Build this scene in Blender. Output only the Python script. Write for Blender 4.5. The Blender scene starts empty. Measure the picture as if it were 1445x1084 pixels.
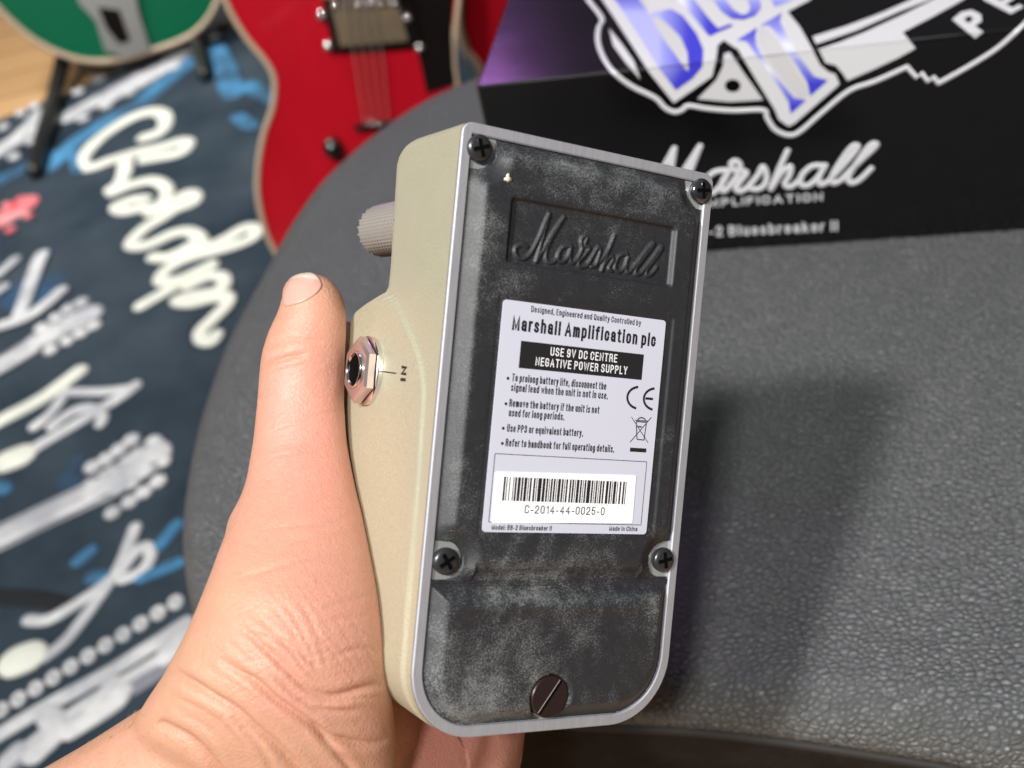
import bpy, bmesh, math, random
import numpy as np
from mathutils import Vector, Matrix
from mathutils.bvhtree import BVHTree
from mathutils.geometry import tessellate_polygon

SC = bpy.context.scene
COL = SC.collection
random.seed(4)
rng = np.random.default_rng(7)

# ------------------------------------------------------------------ camera
F = 1600.0                      # focal length in pixels of the 1445 px wide photo
SEAT_Z = 0.45
CAM = Vector((0, 0, SEAT_Z + 0.36))
DEP, ROLL = math.radians(40), math.radians(14)
FW = Vector((0, math.cos(DEP), -math.sin(DEP)))
_U0 = Vector((0, math.sin(DEP), math.cos(DEP)))
RT = math.cos(ROLL) * Vector((1, 0, 0)) - math.sin(ROLL) * _U0
UP = math.cos(ROLL) * _U0 + math.sin(ROLL) * Vector((1, 0, 0))
cd = bpy.data.cameras.new('camera')
cam = bpy.data.objects.new('camera', cd)
COL.objects.link(cam)
cam.matrix_world = Matrix((
    (RT.x, UP.x, -FW.x, CAM.x), (RT.y, UP.y, -FW.y, CAM.y), (RT.z, UP.z, -FW.z, CAM.z), (0, 0, 0, 1)))
cd.sensor_width = 36.0
cd.lens = F / 1445 * 36
cd.clip_start = 0.01
cd.clip_end = 100
cd.dof.use_dof = True
cd.dof.focus_distance = 0.297
cd.dof.aperture_fstop = 12.5
SC.camera = cam

# ------------------------------------------------------------------ light
W = bpy.data.worlds.new('World'); SC.world = W
W.use_nodes = True
bg = W.node_tree.nodes['Background']
bg.inputs[0].default_value = (0.93, 0.95, 1.0, 1)
_nt = W.node_tree
_tc = _nt.nodes.new('ShaderNodeTexCoord'); _sx = _nt.nodes.new('ShaderNodeSeparateXYZ'); _rp = _nt.nodes.new('ShaderNodeValToRGB')
_nt.links.new(_tc.outputs['Generated'], _sx.inputs[0]); _nt.links.new(_sx.outputs['Z'], _rp.inputs[0]); _nt.links.new(_rp.outputs[0], bg.inputs[0])
_el = _rp.color_ramp.elements; _el[0].position = .1; _el[0].color = (.05, .05, .055, 1); _el[1].position = .8; _el[1].color = (.95, .96, 1, 1)   # dim shop walls, bright ceiling
bg.inputs[1].default_value = 0.135

def area(name, loc, target, size, power, color=(1, 1, 1), size_y=None):
    l = bpy.data.lights.new(name, 'AREA'); l.energy = power; l.color = color; l.size = size
    if size_y: l.shape = 'RECTANGLE'; l.size_y = size_y
    o = bpy.data.objects.new(name, l); COL.objects.link(o); o.location = loc
    o.rotation_euler = (Vector(target) - Vector(loc)).to_track_quat('-Z', 'Y').to_euler()
    return o
TGT = (0.03, 0.27, 0.6)
area('ceiling_lamp_key', (-0.80, -0.62, 2.25), TGT, 0.17, 54, (1.0, 0.98, 0.945))
area('ceiling_lamp_second', (-0.25, -0.86, 2.25), TGT, 0.15, 34, (1.0, 0.98, 0.945))
area('ceiling_panel_front', (0.5, 2.0, 2.7), (0.2, 0.4, 0.45), 1.2, 5, (0.95, 0.97, 1.0), 0.9)
area('rug_fill_lamp', (-1.0, 1.6, 2.7), (-0.5, 1.9, 0), 0.8, 9, (1.0, 0.97, 0.93), 0.8).data.spread = math.radians(52)  # added fill lamp, out of view, brightens the rug and guitars
area('purple_reflection_lamp', (0.02, 3.3, 2.15), (0.02, 0.60, 0.56), 0.42, 0.075, (0.74, 0.28, 1.0), 0.36).data.spread = math.radians(11)  # unseen lamp added for the purple reflection on the box lid

SC.view_settings.view_transform = 'Standard'
SC.view_settings.look = 'None'
SC.view_settings.exposure = 0.0
SC.view_settings.gamma = 1.0
SC.view_settings.use_curve_mapping = False

# ------------------------------------------------------------------ helpers
def ray(px, py):
    return FW + (px - 722.5) / F * RT + (542 - py) / F * UP
def atz(px, py, z):                      # point on the horizontal plane z
    k = ray(px, py); return CAM + k * ((z - CAM.z) / k.z)
def atd(px, py, d):                      # point at depth d
    return CAM + ray(px, py) * d
def atp(px, py, P, n):                   # point on a plane
    k = ray(px, py); return CAM + k * ((P - CAM).dot(n) / k.dot(n))
def project(P):
    D = P - CAM; z = D.dot(FW)
    return (722.5 + F * D.dot(RT) / z, 542 - F * D.dot(UP) / z)

def link(name, me, mat=None, parent=None, smooth=True):
    o = bpy.data.objects.new(name, me); COL.objects.link(o)
    if mat is not None: me.materials.append(mat)
    if parent is not None: o.parent = parent
    if smooth: me.polygons.foreach_set('use_smooth', [True] * len(me.polygons))
    return o
def obj(name, bm, mat=None, parent=None, smooth=True, recalc=True):
    if recalc: bmesh.ops.recalc_face_normals(bm, faces=bm.faces)
    me = bpy.data.meshes.new(name); bm.to_mesh(me); bm.free()
    return link(name, me, mat, parent, smooth)
def raw(name, V, Fc, mat=None, parent=None, smooth=True):
    me = bpy.data.meshes.new(name); me.from_pydata([tuple(v) for v in V], [], Fc); me.update()
    return link(name, me, mat, parent, smooth)
def empty(name, loc=(0, 0, 0), mat=None):
    o = bpy.data.objects.new(name, None); COL.objects.link(o); o.empty_display_size = 0.05
    if mat is not None: o.matrix_world = mat
    else: o.location = loc
    return o
def tag(o, label, cat, group=None):
    o['label'] = label; o['category'] = cat
    if group: o['group'] = group
    return o
def autosmooth(o, ang=35):
    me = o.data; me.polygons.foreach_set('use_smooth', [True] * len(me.polygons))
    bm = bmesh.new(); bm.from_mesh(me)
    for e in bm.edges:
        if len(e.link_faces) == 2 and e.calc_face_angle(0) > math.radians(ang): e.smooth = False
    bm.to_mesh(me); bm.free()

def catmull(pts, n=6, closed=False):
    P = [Vector(p) for p in pts]; out = []; m = len(P)
    rngi = range(m) if closed else range(m - 1)
    for i in rngi:
        if closed: a, b, c, d = P[i - 1], P[i], P[(i + 1) % m], P[(i + 2) % m]
        else: a, b, c, d = P[max(i - 1, 0)], P[i], P[i + 1], P[min(i + 2, m - 1)]
        for k in range(n):
            t = k / n
            out.append(0.5 * ((2 * b) + (c - a) * t + (2 * a - 5 * b + 4 * c - d) * t * t + (3 * b - a - 3 * c + d) * t ** 3))
    if not closed: out.append(P[-1])
    return out

def add_tube(bm, pts, r, n=10, normal=None, h=None, closed=False):
    """swept tube; with a normal and h it is flattened to a low cushion of half-width r and half-height h"""
    P = [Vector(p) for p in pts]; R = r if isinstance(r, (list, tuple)) else [r] * len(P)
    rings = []; m = len(P); prevN = None
    for i in range(m):
        if closed: t = P[(i + 1) % m] - P[i - 1]
        else: t = P[min(i + 1, m - 1)] - P[max(i - 1, 0)]
        t = t.normalized() if t.length > 1e-12 else Vector((0, 0, 1))
        if normal is not None:
            nn = normal(i) if callable(normal) else Vector(normal)
            s = t.cross(nn)
            s = s.normalized() if s.length > 1e-6 else (prevN or Vector((1, 0, 0)))
            prevN = s; b = nn.normalized(); hh = h if h is not None else R[i]
        else:
            if prevN is None:
                a = Vector((0, 0, 1)) if abs(t.z) < .9 else Vector((1, 0, 0)); s = t.cross(a).normalized()
            else: s = (prevN - t * prevN.dot(t)).normalized()
            prevN = s; b = t.cross(s); hh = R[i]
        rings.append((P[i], s, b, t, R[i], hh))
    def ring(c, s, b, rr, hh): return [bm.verts.new(c + s * (rr * math.cos(2 * math.pi * k / n)) + b * (hh * math.sin(2 * math.pi * k / n))) for k in range(n)]
    L = []
    if not closed:
        c, s, b, t, rr, hh = rings[0]
        for a in (0.15, 0.45, 0.75): L.append(ring(c - t * rr * math.cos(a * math.pi / 2), s, b, rr * math.sin(a * math.pi / 2), hh * math.sin(a * math.pi / 2)))
    for c, s, b, t, rr, hh in rings: L.append(ring(c, s, b, rr, hh))
    if not closed:
        c, s, b, t, rr, hh = rings[-1]
        for a in (0.75, 0.45, 0.15): L.append(ring(c + t * rr * math.cos(a * math.pi / 2), s, b, rr * math.sin(a * math.pi / 2), hh * math.sin(a * math.pi / 2)))
    for i in range(len(L) - 1 + (1 if closed else 0)):
        A, B = L[i], L[(i + 1) % len(L)]
        for k in range(n): bm.faces.new((A[k], A[(k + 1) % n], B[(k + 1) % n], B[k]))
    if not closed: bm.faces.new(L[0][::-1]); bm.faces.new(L[-1])

def add_loft(bm, secs, n=28):
    """sections (centre, half-width vector, half-depth vector), closed at both ends"""
    L = [[bm.verts.new(c + a * math.cos(2 * math.pi * k / n) + b * math.sin(2 * math.pi * k / n)) for k in range(n)] for c, a, b in secs]
    for A, B in zip(L, L[1:]):
        for k in range(n): bm.faces.new((A[k], A[(k + 1) % n], B[(k + 1) % n], B[k]))
    bm.faces.new(L[0][::-1]); bm.faces.new(L[-1])

def add_box(bm, lo, hi, M=None):
    vs = []
    for x in (lo[0], hi[0]):
        for y in (lo[1], hi[1]):
            for z in (lo[2], hi[2]):
                p = Vector((x, y, z)); vs.append(bm.verts.new(M @ p if M else p))
    for f in ((0, 1, 3, 2), (4, 6, 7, 5), (0, 4, 5, 1), (2, 3, 7, 6), (0, 2, 6, 4), (1, 5, 7, 3)): bm.faces.new([vs[i] for i in f])

def add_cyl(bm, c0, c1, r0, r1=None, n=32, rot=0.0):
    c0, c1 = Vector(c0), Vector(c1); r1 = r0 if r1 is None else r1
    t = (c1 - c0).normalized(); a = Vector((0, 0, 1)) if abs(t.z) < .9 else Vector((1, 0, 0))
    s = t.cross(a).normalized(); b = t.cross(s)
    A = [bm.verts.new(c0 + (s * math.cos(rot + 2 * math.pi * k / n) + b * math.sin(rot + 2 * math.pi * k / n)) * r0) for k in range(n)]
    B = [bm.verts.new(c1 + (s * math.cos(rot + 2 * math.pi * k / n) + b * math.sin(rot + 2 * math.pi * k / n)) * r1) for k in range(n)]
    for k in range(n): bm.faces.new((A[k], A[(k + 1) % n], B[(k + 1) % n], B[k]))
    bm.faces.new(A[::-1]); bm.faces.new(B)

def add_lathe(bm, prof, M, n=36):
    """profile of (radius, height) round the local z axis of M"""
    L = []
    for r, h in prof: L.append([bm.verts.new(M @ Vector((r * math.cos(2 * math.pi * k / n), r * math.sin(2 * math.pi * k / n), h))) for k in range(n)])
    for A, B in zip(L, L[1:]):
        for k in range(n): bm.faces.new((A[k], A[(k + 1) % n], B[(k + 1) % n], B[k]))
    bm.faces.new(L[0][::-1]); bm.faces.new(L[-1])

def add_slab(bm, outline, ext):
    """prism: outline of 3-D points pushed along vector ext"""
    A = [bm.verts.new(Vector(p)) for p in outline]; B = [bm.verts.new(Vector(p) + ext) for p in outline]; m = len(A)
    for k in range(m): bm.faces.new((A[k], A[(k + 1) % m], B[(k + 1) % m], B[k]))
    for t in tessellate_polygon([[v.co for v in A]]):
        try:
            bm.faces.new([A[i] for i in t]); bm.faces.new([B[i] for i in reversed(t)])
        except ValueError: pass

def _e(cx, cy, rx, ry, a0, a1, n=9):
    return [(cx + rx * math.cos(math.radians(a0 + (a1 - a0) * k / n)), cy + ry * math.sin(math.radians(a0 + (a1 - a0) * k / n))) for k in range(n + 1)]
def _ring(w, y0, y1, r=.22, gap0=None):
    """closed condensed O"""
    r = min(r, (y1 - y0) / 2); p = _e(w / 2, y1 - r, w / 2, r, 0, 180) + _e(w / 2, y0 + r, w / 2, r, 180, 360); return p + [p[0]]
XH = .72
def _n(w=.34, y=XH): return [(0, 0), (0, y)], [(0, y - .22)] + _e(w / 2, y - .2, w / 2, .2, 160, 0) + [(w, 0)]
def _glyphs():
    w = .42; G = {}
    G['A'] = (.50, [[(0, 0), (.25, 1), (.50, 0)], [(.09, .32), (.41, .32)]])
    G['B'] = (w, [[(0, 0), (0, 1), (.22, 1)] + _e(.22, .77, .18, .23, 90, -90) + [(0, .54)], [(.0, .54), (.22, .54)] + _e(.22, .27, .20, .27, 90, -90) + [(0, 0)]])
    G['C'] = (w, [[(w, .70)] + _e(w / 2, .76, w / 2, .24, 0, 180) + _e(w / 2, .24, w / 2, .24, 180, 360) + [(w, .32)]])
    G['D'] = (w, [[(0, 0), (0, 1), (.17, 1)] + _e(.17, .75, .25, .25, 90, 0) + _e(.17, .25, .25, .25, 0, -90) + [(0, 0)]])
    G['E'] = (.36, [[(.36, 1), (0, 1), (0, 0), (.37, 0)], [(0, .53), (.33, .53)]])
    G['F'] = (.34, [[(.34, 1), (0, 1), (0, 0)], [(0, .52), (.30, .52)]])
    G['G'] = (w, [[(w, .72)] + _e(w / 2, .76, w / 2, .24, 0, 180) + _e(w / 2, .24, w / 2, .24, 180, 360) + [(w, .46), (.24, .46)]])
    G['H'] = (w, [[(0, 0), (0, 1)], [(w, 0), (w, 1)], [(0, .53), (w, .53)]])
    G['I'] = (.0, [[(0, 0), (0, 1)]])
    G['L'] = (.32, [[(0, 1), (0, 0), (.33, 0)]])
    G['M'] = (.56, [[(0, 0), (0, 1), (.28, .05), (.56, 1), (.56, 0)]])
    G['N'] = (.44, [[(0, 0), (0, 1), (.44, 0), (.44, 1)]])
    G['O'] = (w, [_ring(w, 0, 1, .25)])
    G['P'] = (w, [[(0, 0), (0, 1), (.20, 1)] + _e(.20, .73, .21, .27, 90, -90) + [(0, .46)]])
    G['Q'] = (w, [_ring(w, 0, 1, .25), [(.24, .22), (.45, -.04)]])
    G['R'] = (w, [[(0, 0), (0, 1), (.20, 1)] + _e(.20, .75, .20, .25, 90, -90) + [(0, .50)], [(.22, .50)] + _e(.22, .34, .18, .16, 90, 0) + [(.40, .12), (.43, 0)]])
    G['S'] = (w, [_e(w / 2, .78, .20, .22, 0, 180) + [(.03, .66), (.12, .56), (.30, .46), (.40, .36)] + _e(w / 2, .23, .21, .23, 0, -180)])
    G['T'] = (.42, [[(0, 1), (.42, 1)], [(.21, 1), (.21, 0)]])
    G['U'] = (w, [[(0, 1)] + _e(w / 2, .24, w / 2, .24, 180, 360) + [(w, 1)]])
    G['V'] = (.48, [[(0, 1), (.24, 0), (.48, 1)]])
    G['W'] = (.70, [[(0, 1), (.17, 0), (.35, .95), (.53, 0), (.70, 1)]])
    G['Y'] = (.46, [[(0, 1), (.23, .42), (.46, 1)], [(.23, .42), (.23, 0)]])
    G['0'] = (.38, [_ring(.38, 0, 1, .28)])
    G['1'] = (.20, [[(0, .76), (.13, .82), (.20, 1), (.20, 0)]])
    G['2'] = (.38, [[(.0, .70)] + _e(.19, .75, .19, .25, 170, -15) + [(.30, .48), (.05, .15), (.0, 0), (.39, 0)]])
    G['3'] = (.38, [[(.0, .72)] + _e(.18, .77, .18, .23, 170, -80) + [(.13, .54)], [(.13, .54)] + _e(.18, .27, .20, .27, 85, -175)])
    G['4'] = (.42, [[(.30, 0), (.30, 1), (0, .30), (.42, .30)]])
    G['5'] = (.38, [[(.36, 1), (.06, 1), (.02, .52)] + _e(.19, .31, .19, .31, 130, -170)])
    G['9'] = (.38, [_ring(.38, .40, 1, .24), [(.38, .70), (.38, .28)] + _e(.19, .22, .19, .22, 0, -170)])
    G['a'] = (.34, [[(.01, .52)] + _e(.17, .54, .16, .18, 170, 0) + [(.33, .10), (.36, 0)], [(.33, .42), (.14, .38)] + _e(.13, .19, .13, .19, 100, 300) + [(.33, .16)]])
    G['b'] = (.35, [[(0, 0), (0, 1)], _ring(.35, 0, XH, .2)])
    G['c'] = (.32, [[(.32, .50)] + _e(.16, XH - .2, .16, .2, 0, 180) + _e(.16, .2, .16, .2, 180, 360) + [(.32, .24)]])
    G['d'] = (.35, [[(.35, 0), (.35, 1)], _ring(.35, 0, XH, .2)])
    G['e'] = (.34, [[(0, .38), (.34, .38)] + _e(.17, XH - .2, .17, .2, 0, 180) + _e(.17, .2, .17, .2, 180, 340)])
    G['f'] = (.22, [[(.24, .99)] + _e(.17, .86, .09, .13, 90, 180) + [(.08, 0)], [(-.02, XH), (.22, XH)]])
    G['g'] = (.35, [_ring(.35, 0, XH, .2), [(.35, XH)] + _e(.175, -.10, .175, .16, 0, -165)])
    a, b = _n(); G['h'] = (.34, [[(0, 0), (0, 1)], b]); G['n'] = (.34, [a, b])
    G['i'] = (.0, [[(0, 0), (0, XH)], [(0, .95), (0, 1.02)]])
    G['k'] = (.34, [[(0, 0), (0, 1)], [(.32, XH), (0, .30)], [(.11, .42), (.34, 0)]])
    G['l'] = (.0, [[(0, 0), (0, 1)]])
    a, b = _n(.27); G['m'] = (.54, [a, b, [(x + .27, y) for x, y in b]])
    G['o'] = (.35, [_ring(.35, 0, XH, .2)])
    G['p'] = (.35, [[(0, -.26), (0, XH)], _ring(.35, 0, XH, .2)]); G['q'] = (.35, [[(.35, -.26), (.35, XH)], _ring(.35, 0, XH, .2)])
    G['r'] = (.19, [[(0, 0), (0, XH)], [(0, XH - .24), (.04, XH - .09), (.11, XH - .02), (.20, XH)]])
    G['s'] = (.31, [_e(.155, XH - .17, .14, .17, 10, 180) + [(.04, .44), (.24, .31)] + _e(.155, .17, .155, .17, 20, -170)])
    G['t'] = (.22, [[(.08, .94), (.08, .14), (.12, .02), (.22, 0)], [(-.03, XH), (.21, XH)]])
    G['u'] = (.34, [[(0, XH)] + _e(.17, .2, .17, .2, 180, 350) , [(.34, XH), (.34, 0)]])
    G['v'] = (.34, [[(0, XH), (.17, 0), (.34, XH)]]); G['w'] = (.54, [[(0, XH), (.135, 0), (.27, XH - .05), (.405, 0), (.54, XH)]])
    G['y'] = (.34, [[(0, XH), (.17, .02)], [(.34, XH), (.15, -.14), (.08, -.24), (.0, -.25)]])
    G['.'] = (.0, [[(0, -.03), (0, .09)]]); G[','] = (.02, [[(.02, .09), (.02, -.03), (-.02, -.14)]]); G[':'] = (.0, [[(0, -.03), (0, .09)], [(0, .50), (0, .62)]])
    G['-'] = (.22, [[(0, .36), (.22, .36)]])
    return G
GLYPH = _glyphs()
_lift = [0]
def add_text(bm, s, P0, P1, cap, up, weight=.14, gap=.19, lift=None):
    """a line of stroke letters whose baseline runs from P0 to P1 (ink to ink), capital height cap along up"""
    P0, P1, up = Vector(P0), Vector(P1), Vector(up); ex = P1 - P0; Lt = ex.length; ex.normalize(); nz = ex.cross(up).normalized()
    sw = cap * weight; units = 0.0; n = 0
    for ch in s:
        if ch == ' ': units += .30
        else: units += GLYPH[ch][0]; n += 1
    units += gap * (len([c for c in s if c != ' ']) - 1)
    kx = (Lt - n * sw) / units; ky = cap - sw; x = 0.0
    for ch in s:
        if ch == ' ': x += .30 * kx; continue
        w, strokes = GLYPH[ch]; x += sw / 2
        for st in strokes:
            q = [Vector((x + a * kx, sw / 2 + b * ky)) for a, b in st]
            q = [q[0]] + [b for a, b in zip(q, q[1:]) if (b - a).length > 1e-7]; _lift[0] = (_lift[0] + 1) % 9
            off = nz * (_lift[0] * 2.5e-6); m = len(q); closed = (q[0] - q[-1]).length < 1e-6; A, B = [], []
            for i in range(m):
                a = q[i - 1] if i > 0 else (q[-2] if closed else None); c = q[i + 1] if i < m - 1 else (q[1] if closed else None)
                d0 = (q[i] - a).normalized() if a is not None else None; d1 = (c - q[i]).normalized() if c is not None else None
                if d0 is None: d0 = d1
                if d1 is None: d1 = d0
                n0 = Vector((-d0.y, d0.x)); n1 = Vector((-d1.y, d1.x)); mm = n0 + n1
                mm = mm.normalized() if mm.length > .15 else n0
                k = min(1.9, 1 / max(.3, mm.dot(n0))); pt = q[i]
                if not closed and i == 0 : pt = pt - d1 * sw * .5 * (1 if abs(d1.y) > .8 or abs(d1.x) > .95 else .4)
                if not closed and i == m - 1: pt = pt + d0 * sw * .5 * (1 if abs(d0.y) > .8 or abs(d0.x) > .95 else .4)
                for L, sg in ((A, 1), (B, -1)):
                    r = pt + mm * (sg * k * sw / 2); L.append(bm.verts.new(P0 + ex * r.x + up * r.y + off))
            for i in range(m - 1): bm.faces.new((A[i], A[i + 1], B[i + 1], B[i]))
        x += w * kx + sw / 2 + gap * kx

# ------------------------------------------------------------------ materials
def mat(name, col=(.5, .5, .5), rough=.5, metal=0.0, spec=.5, coat=0.0, coat_r=.05):
    m = bpy.data.materials.new(name); m.use_nodes = True
    b = m.node_tree.nodes['Principled BSDF']
    b.inputs['Base Color'].default_value = (*col, 1); b.inputs['Roughness'].default_value = rough
    b.inputs['Metallic'].default_value = metal; b.inputs['Specular IOR Level'].default_value = spec
    b.inputs['Coat Weight'].default_value = coat; b.inputs['Coat Roughness'].default_value = coat_r
    return m
class N:
    """small node-building helper"""
    def __init__(s, m): s.m = m; s.t = m.node_tree; s.b = s.t.nodes['Principled BSDF']; s.co = None
    def n(s, typ, **kw):
        x = s.t.nodes.new(typ)
        for k, v in kw.items():
            if k in x.inputs: x.inputs[k].default_value = v
            else: setattr(x, k, v)
        return x
    def l(s, a, b): s.t.links.new(a, b)
    def obj(s):
        if s.co is None: s.co = s.n('ShaderNodeTexCoord').outputs['Object']
        return s.co
    def scaled(s, v):
        mp = s.n('ShaderNodeMapping'); mp.inputs['Scale'].default_value = v; s.l(s.obj(), mp.inputs[0]); return mp.outputs[0]
    def noise(s, scale, detail=4, rough=.55, vec=None, dist=0.0):
        x = s.n('ShaderNodeTexNoise'); x.inputs['Scale'].default_value = scale; x.inputs['Detail'].default_value = detail
        x.inputs['Roughness'].default_value = rough; x.inputs['Distortion'].default_value = dist
        s.l(vec or s.obj(), x.inputs['Vector']); return x.outputs['Fac']
    def vor(s, scale, feature='F1', vec=None, rnd=1.0):
        x = s.n('ShaderNodeTexVoronoi', feature=feature); x.inputs['Scale'].default_value = scale; x.inputs['Randomness'].default_value = rnd
        s.l(vec or s.obj(), x.inputs['Vector']); return x.outputs['Distance']
    def ramp(s, fac, stops):
        x = s.n('ShaderNodeValToRGB'); e = x.color_ramp.elements
        while len(e) < len(stops): e.new(0.5)
        for el, (p, c) in zip(e, stops): el.position = p; el.color = (*c, 1) if len(c) == 3 else c
        s.l(fac, x.inputs[0]); return x.outputs[0]
    def math(s, op, a, b=None, clamp=False):
        x = s.n('ShaderNodeMath', operation=op); x.use_clamp = clamp
        for i, v in enumerate((a, b)):
            if v is None: continue
            if isinstance(v, (int, float)): x.inputs[i].default_value = v
            else: s.l(v, x.inputs[i])
        return x.outputs[0]
    def mix(s, fac, a, b, mode='MIX'):
        x = s.n('ShaderNodeMix', data_type='RGBA', blend_type=mode)
        for sock, v in ((x.inputs[0], fac), (x.inputs[6], a), (x.inputs[7], b)):
            if isinstance(v, (int, float)): sock.default_value = v
            elif isinstance(v, tuple): sock.default_value = (*v, 1)
            else: s.l(v, sock)
        return x.outputs[2]
    def attr(s, name, out='Fac'): return s.n('ShaderNodeAttribute', attribute_name=name).outputs[out]
    def bump(s, hgt, dist, strength=1.0, prev=None):
        x = s.n('ShaderNodeBump'); x.inputs['Strength'].default_value = strength; x.inputs['Distance'].default_value = dist
        s.l(hgt, x.inputs['Height'])
        if prev is not None: s.l(prev, x.inputs['Normal'])
        return x.outputs[0]
    def set(s, name, v): s.l(v, s.b.inputs[name])

def m_leather():
    m = mat('black_leather', (.028, .028, .03), .42, 0, .5); k = N(m)
    warp = k.n('ShaderNodeMix', data_type='VECTOR'); warp.inputs[0].default_value = .0045
    nz = k.n('ShaderNodeTexNoise', Scale=60.0, Detail=2.0); k.l(k.obj(), nz.inputs['Vector'])
    k.l(k.obj(), warp.inputs[4]); k.l(nz.outputs['Color'], warp.inputs[5])
    mp = k.n('ShaderNodeMapping'); mp.inputs['Scale'].default_value = (.82, 1.3, 1.0); mp.inputs['Rotation'].default_value = (0, 0, .35)
    k.l(warp.outputs[1], mp.inputs[0]); vec = mp.outputs[0]
    a = k.vor(390, 'DISTANCE_TO_EDGE', vec); b = k.vor(390, 'F1', vec); b2 = k.vor(800, 'DISTANCE_TO_EDGE', vec)
    ca = k.ramp(a, [(0, (0, 0, 0)), (.10, (.45, .45, .45)), (.34, (1, 1, 1))]); cb = k.math('SUBTRACT', 1.0, k.math('POWER', b, 2.0))
    h = k.math('ADD', k.math('MULTIPLY', ca, .8), k.math('MULTIPLY', cb, .7)); h = k.math('ADD', h, k.math('MULTIPLY', k.ramp(b2, [(0, (0, 0, 0)), (.2, (1, 1, 1))]), .10)); h = k.math('ADD', h, k.math('MULTIPLY', k.noise(900, 3), .18))
    big = k.noise(9, 2)
    k.set('Normal', k.bump(h, .00080, 1.0, k.bump(big, .004, .15)))
    k.set('Roughness', k.math('ADD', k.math('MULTIPLY', k.noise(40, 4), .10), .36))
    sp = k.ramp(k.noise(420, 1), [(.77, (0, 0, 0)), (.80, (1, 1, 1))])
    k.set('Base Color', k.mix(k.math('MULTIPLY', sp, .0), k.mix(k.noise(14, 3), (.084, .090, .092), (.104, .109, .110)), (.4, .38, .34)))
    return m
def m_cream():
    m = mat('champagne_paint', (.52, .46, .30), .42, .45, .5); k = N(m)
    c = k.mix(k.noise(1900, 1), (.42, .40, .285), (.66, .635, .47)); c = k.mix(k.ramp(k.noise(30, 3), [(.4, (0, 0, 0)), (.75, (1, 1, 1))]), c, (.54, .51, .395))
    k.set('Base Color', c); k.set('Normal', k.bump(k.noise(2200, 2), .00006, .6)); k.set('Roughness', k.math('ADD', k.math('MULTIPLY', k.noise(200, 3), .14), .36))
    return m
def m_alu():
    m = mat('ground_aluminium', (.56, .56, .59), .38, .6); k = N(m)
    v = k.scaled((2400, 120, 120)); k.set('Base Color', k.mix(k.noise(1.0, 4, .6, v), (.33, .33, .36), (.47, .47, .51)))
    k.set('Roughness', k.math('ADD', k.math('MULTIPLY', k.noise(1.0, 3, .6, v), .2), .55)); return m
def m_rubber():
    m = mat('dusty_black_rubber', (.02, .02, .022), .62); k = N(m)
    d = k.attr('dust_sheen')
    fine = k.noise(2200, 5, .75); clump = k.noise(230, 5, .65); big = k.noise(110, 4, .6)
    e = k.math('ADD', fine, k.math('MULTIPLY', k.math('SUBTRACT', clump, .5), .42))
    e = k.math('ADD', e, k.math('MULTIPLY', k.math('SUBTRACT', big, .5), .28)); e = k.math('ADD', e, k.math('MULTIPLY', d, .24))
    f = k.ramp(e, [(.56, (0, 0, 0)), (.68, (.13, .13, .13)), (.86, (.50, .50, .50))])
    vs = k.math('MULTIPLY', k.noise(3600, 2), 1.0); sp = k.ramp(vs, [(.70, (0, 0, 0)), (.76, (.5, .5, .5))])
    f2 = k.math('MAXIMUM', f, k.math('MULTIPLY', sp, k.math('ADD', k.math('MULTIPLY', d, .5), .18)))
    k.set('Base Color', k.mix(f2, k.mix(k.noise(500, 3), (.012, .013, .016), (.023, .024, .028)), (.36, .375, .375)))
    k.set('Roughness', k.math('ADD', k.math('MULTIPLY', f2, .4), .52))
    k.set('Normal', k.bump(k.noise(2600, 4, .7), .00009, .7)); return m
def m_skin():
    m = mat('skin', (.6, .35, .25), .42, 0, .45); k = N(m); b = k.b
    red = k.attr('red'); lines = k.attr('line')
    blot = k.noise(60, 4, .6); c = k.mix(red, (.50, .272, .178), (.585, .248, .20))
    c = k.mix(k.ramp(blot, [(.42, (0, 0, 0)), (.72, (.42, .42, .42))]), c, (.55, .225, .175))
    c = k.mix(k.ramp(k.noise(420, 4, .6), [(.45, (0, 0, 0)), (.75, (.30, .30, .30))]), c, (.53, .33, .235))
    pores = k.ramp(k.vor(1500), [(.0, (1, 1, 1)), (.16, (0, 0, 0))]); c = k.mix(k.math('MULTIPLY', pores, .10), c, (.36, .14, .09))
    c = k.mix(k.math('MULTIPLY', lines, .40), c, (.46, .19, .12))
    k.set('Base Color', c)
    b.inputs['Subsurface Weight'].default_value = .22; b.inputs['Subsurface Scale'].default_value = .004
    b.inputs['Subsurface Radius'].default_value = (1.0, .35, .2)
    v1 = k.scaled((900, 520, 900)); v2 = k.scaled((520, 1000, 700))
    a = k.n('ShaderNodeTexVoronoi', feature='DISTANCE_TO_EDGE'); a.inputs['Scale'].default_value = 1.0; k.l(v1, a.inputs['Vector'])
    a2 = k.n('ShaderNodeTexVoronoi', feature='DISTANCE_TO_EDGE'); a2.inputs['Scale'].default_value = 1.0; k.l(v2, a2.inputs['Vector'])
    h = k.math('ADD', k.ramp(a.outputs['Distance'], [(0, (0, 0, 0)), (.18, (1, 1, 1))]), k.ramp(a2.outputs['Distance'], [(0, (0, 0, 0)), (.2, (1, 1, 1))]))
    k.set('Normal', k.bump(h, .00010, .38, k.bump(k.noise(420, 5, .65), .0005, .4)))
    k.set('Roughness', k.math('ADD', k.math('MULTIPLY', k.noise(250, 3), .2), .42)); return m
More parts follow.
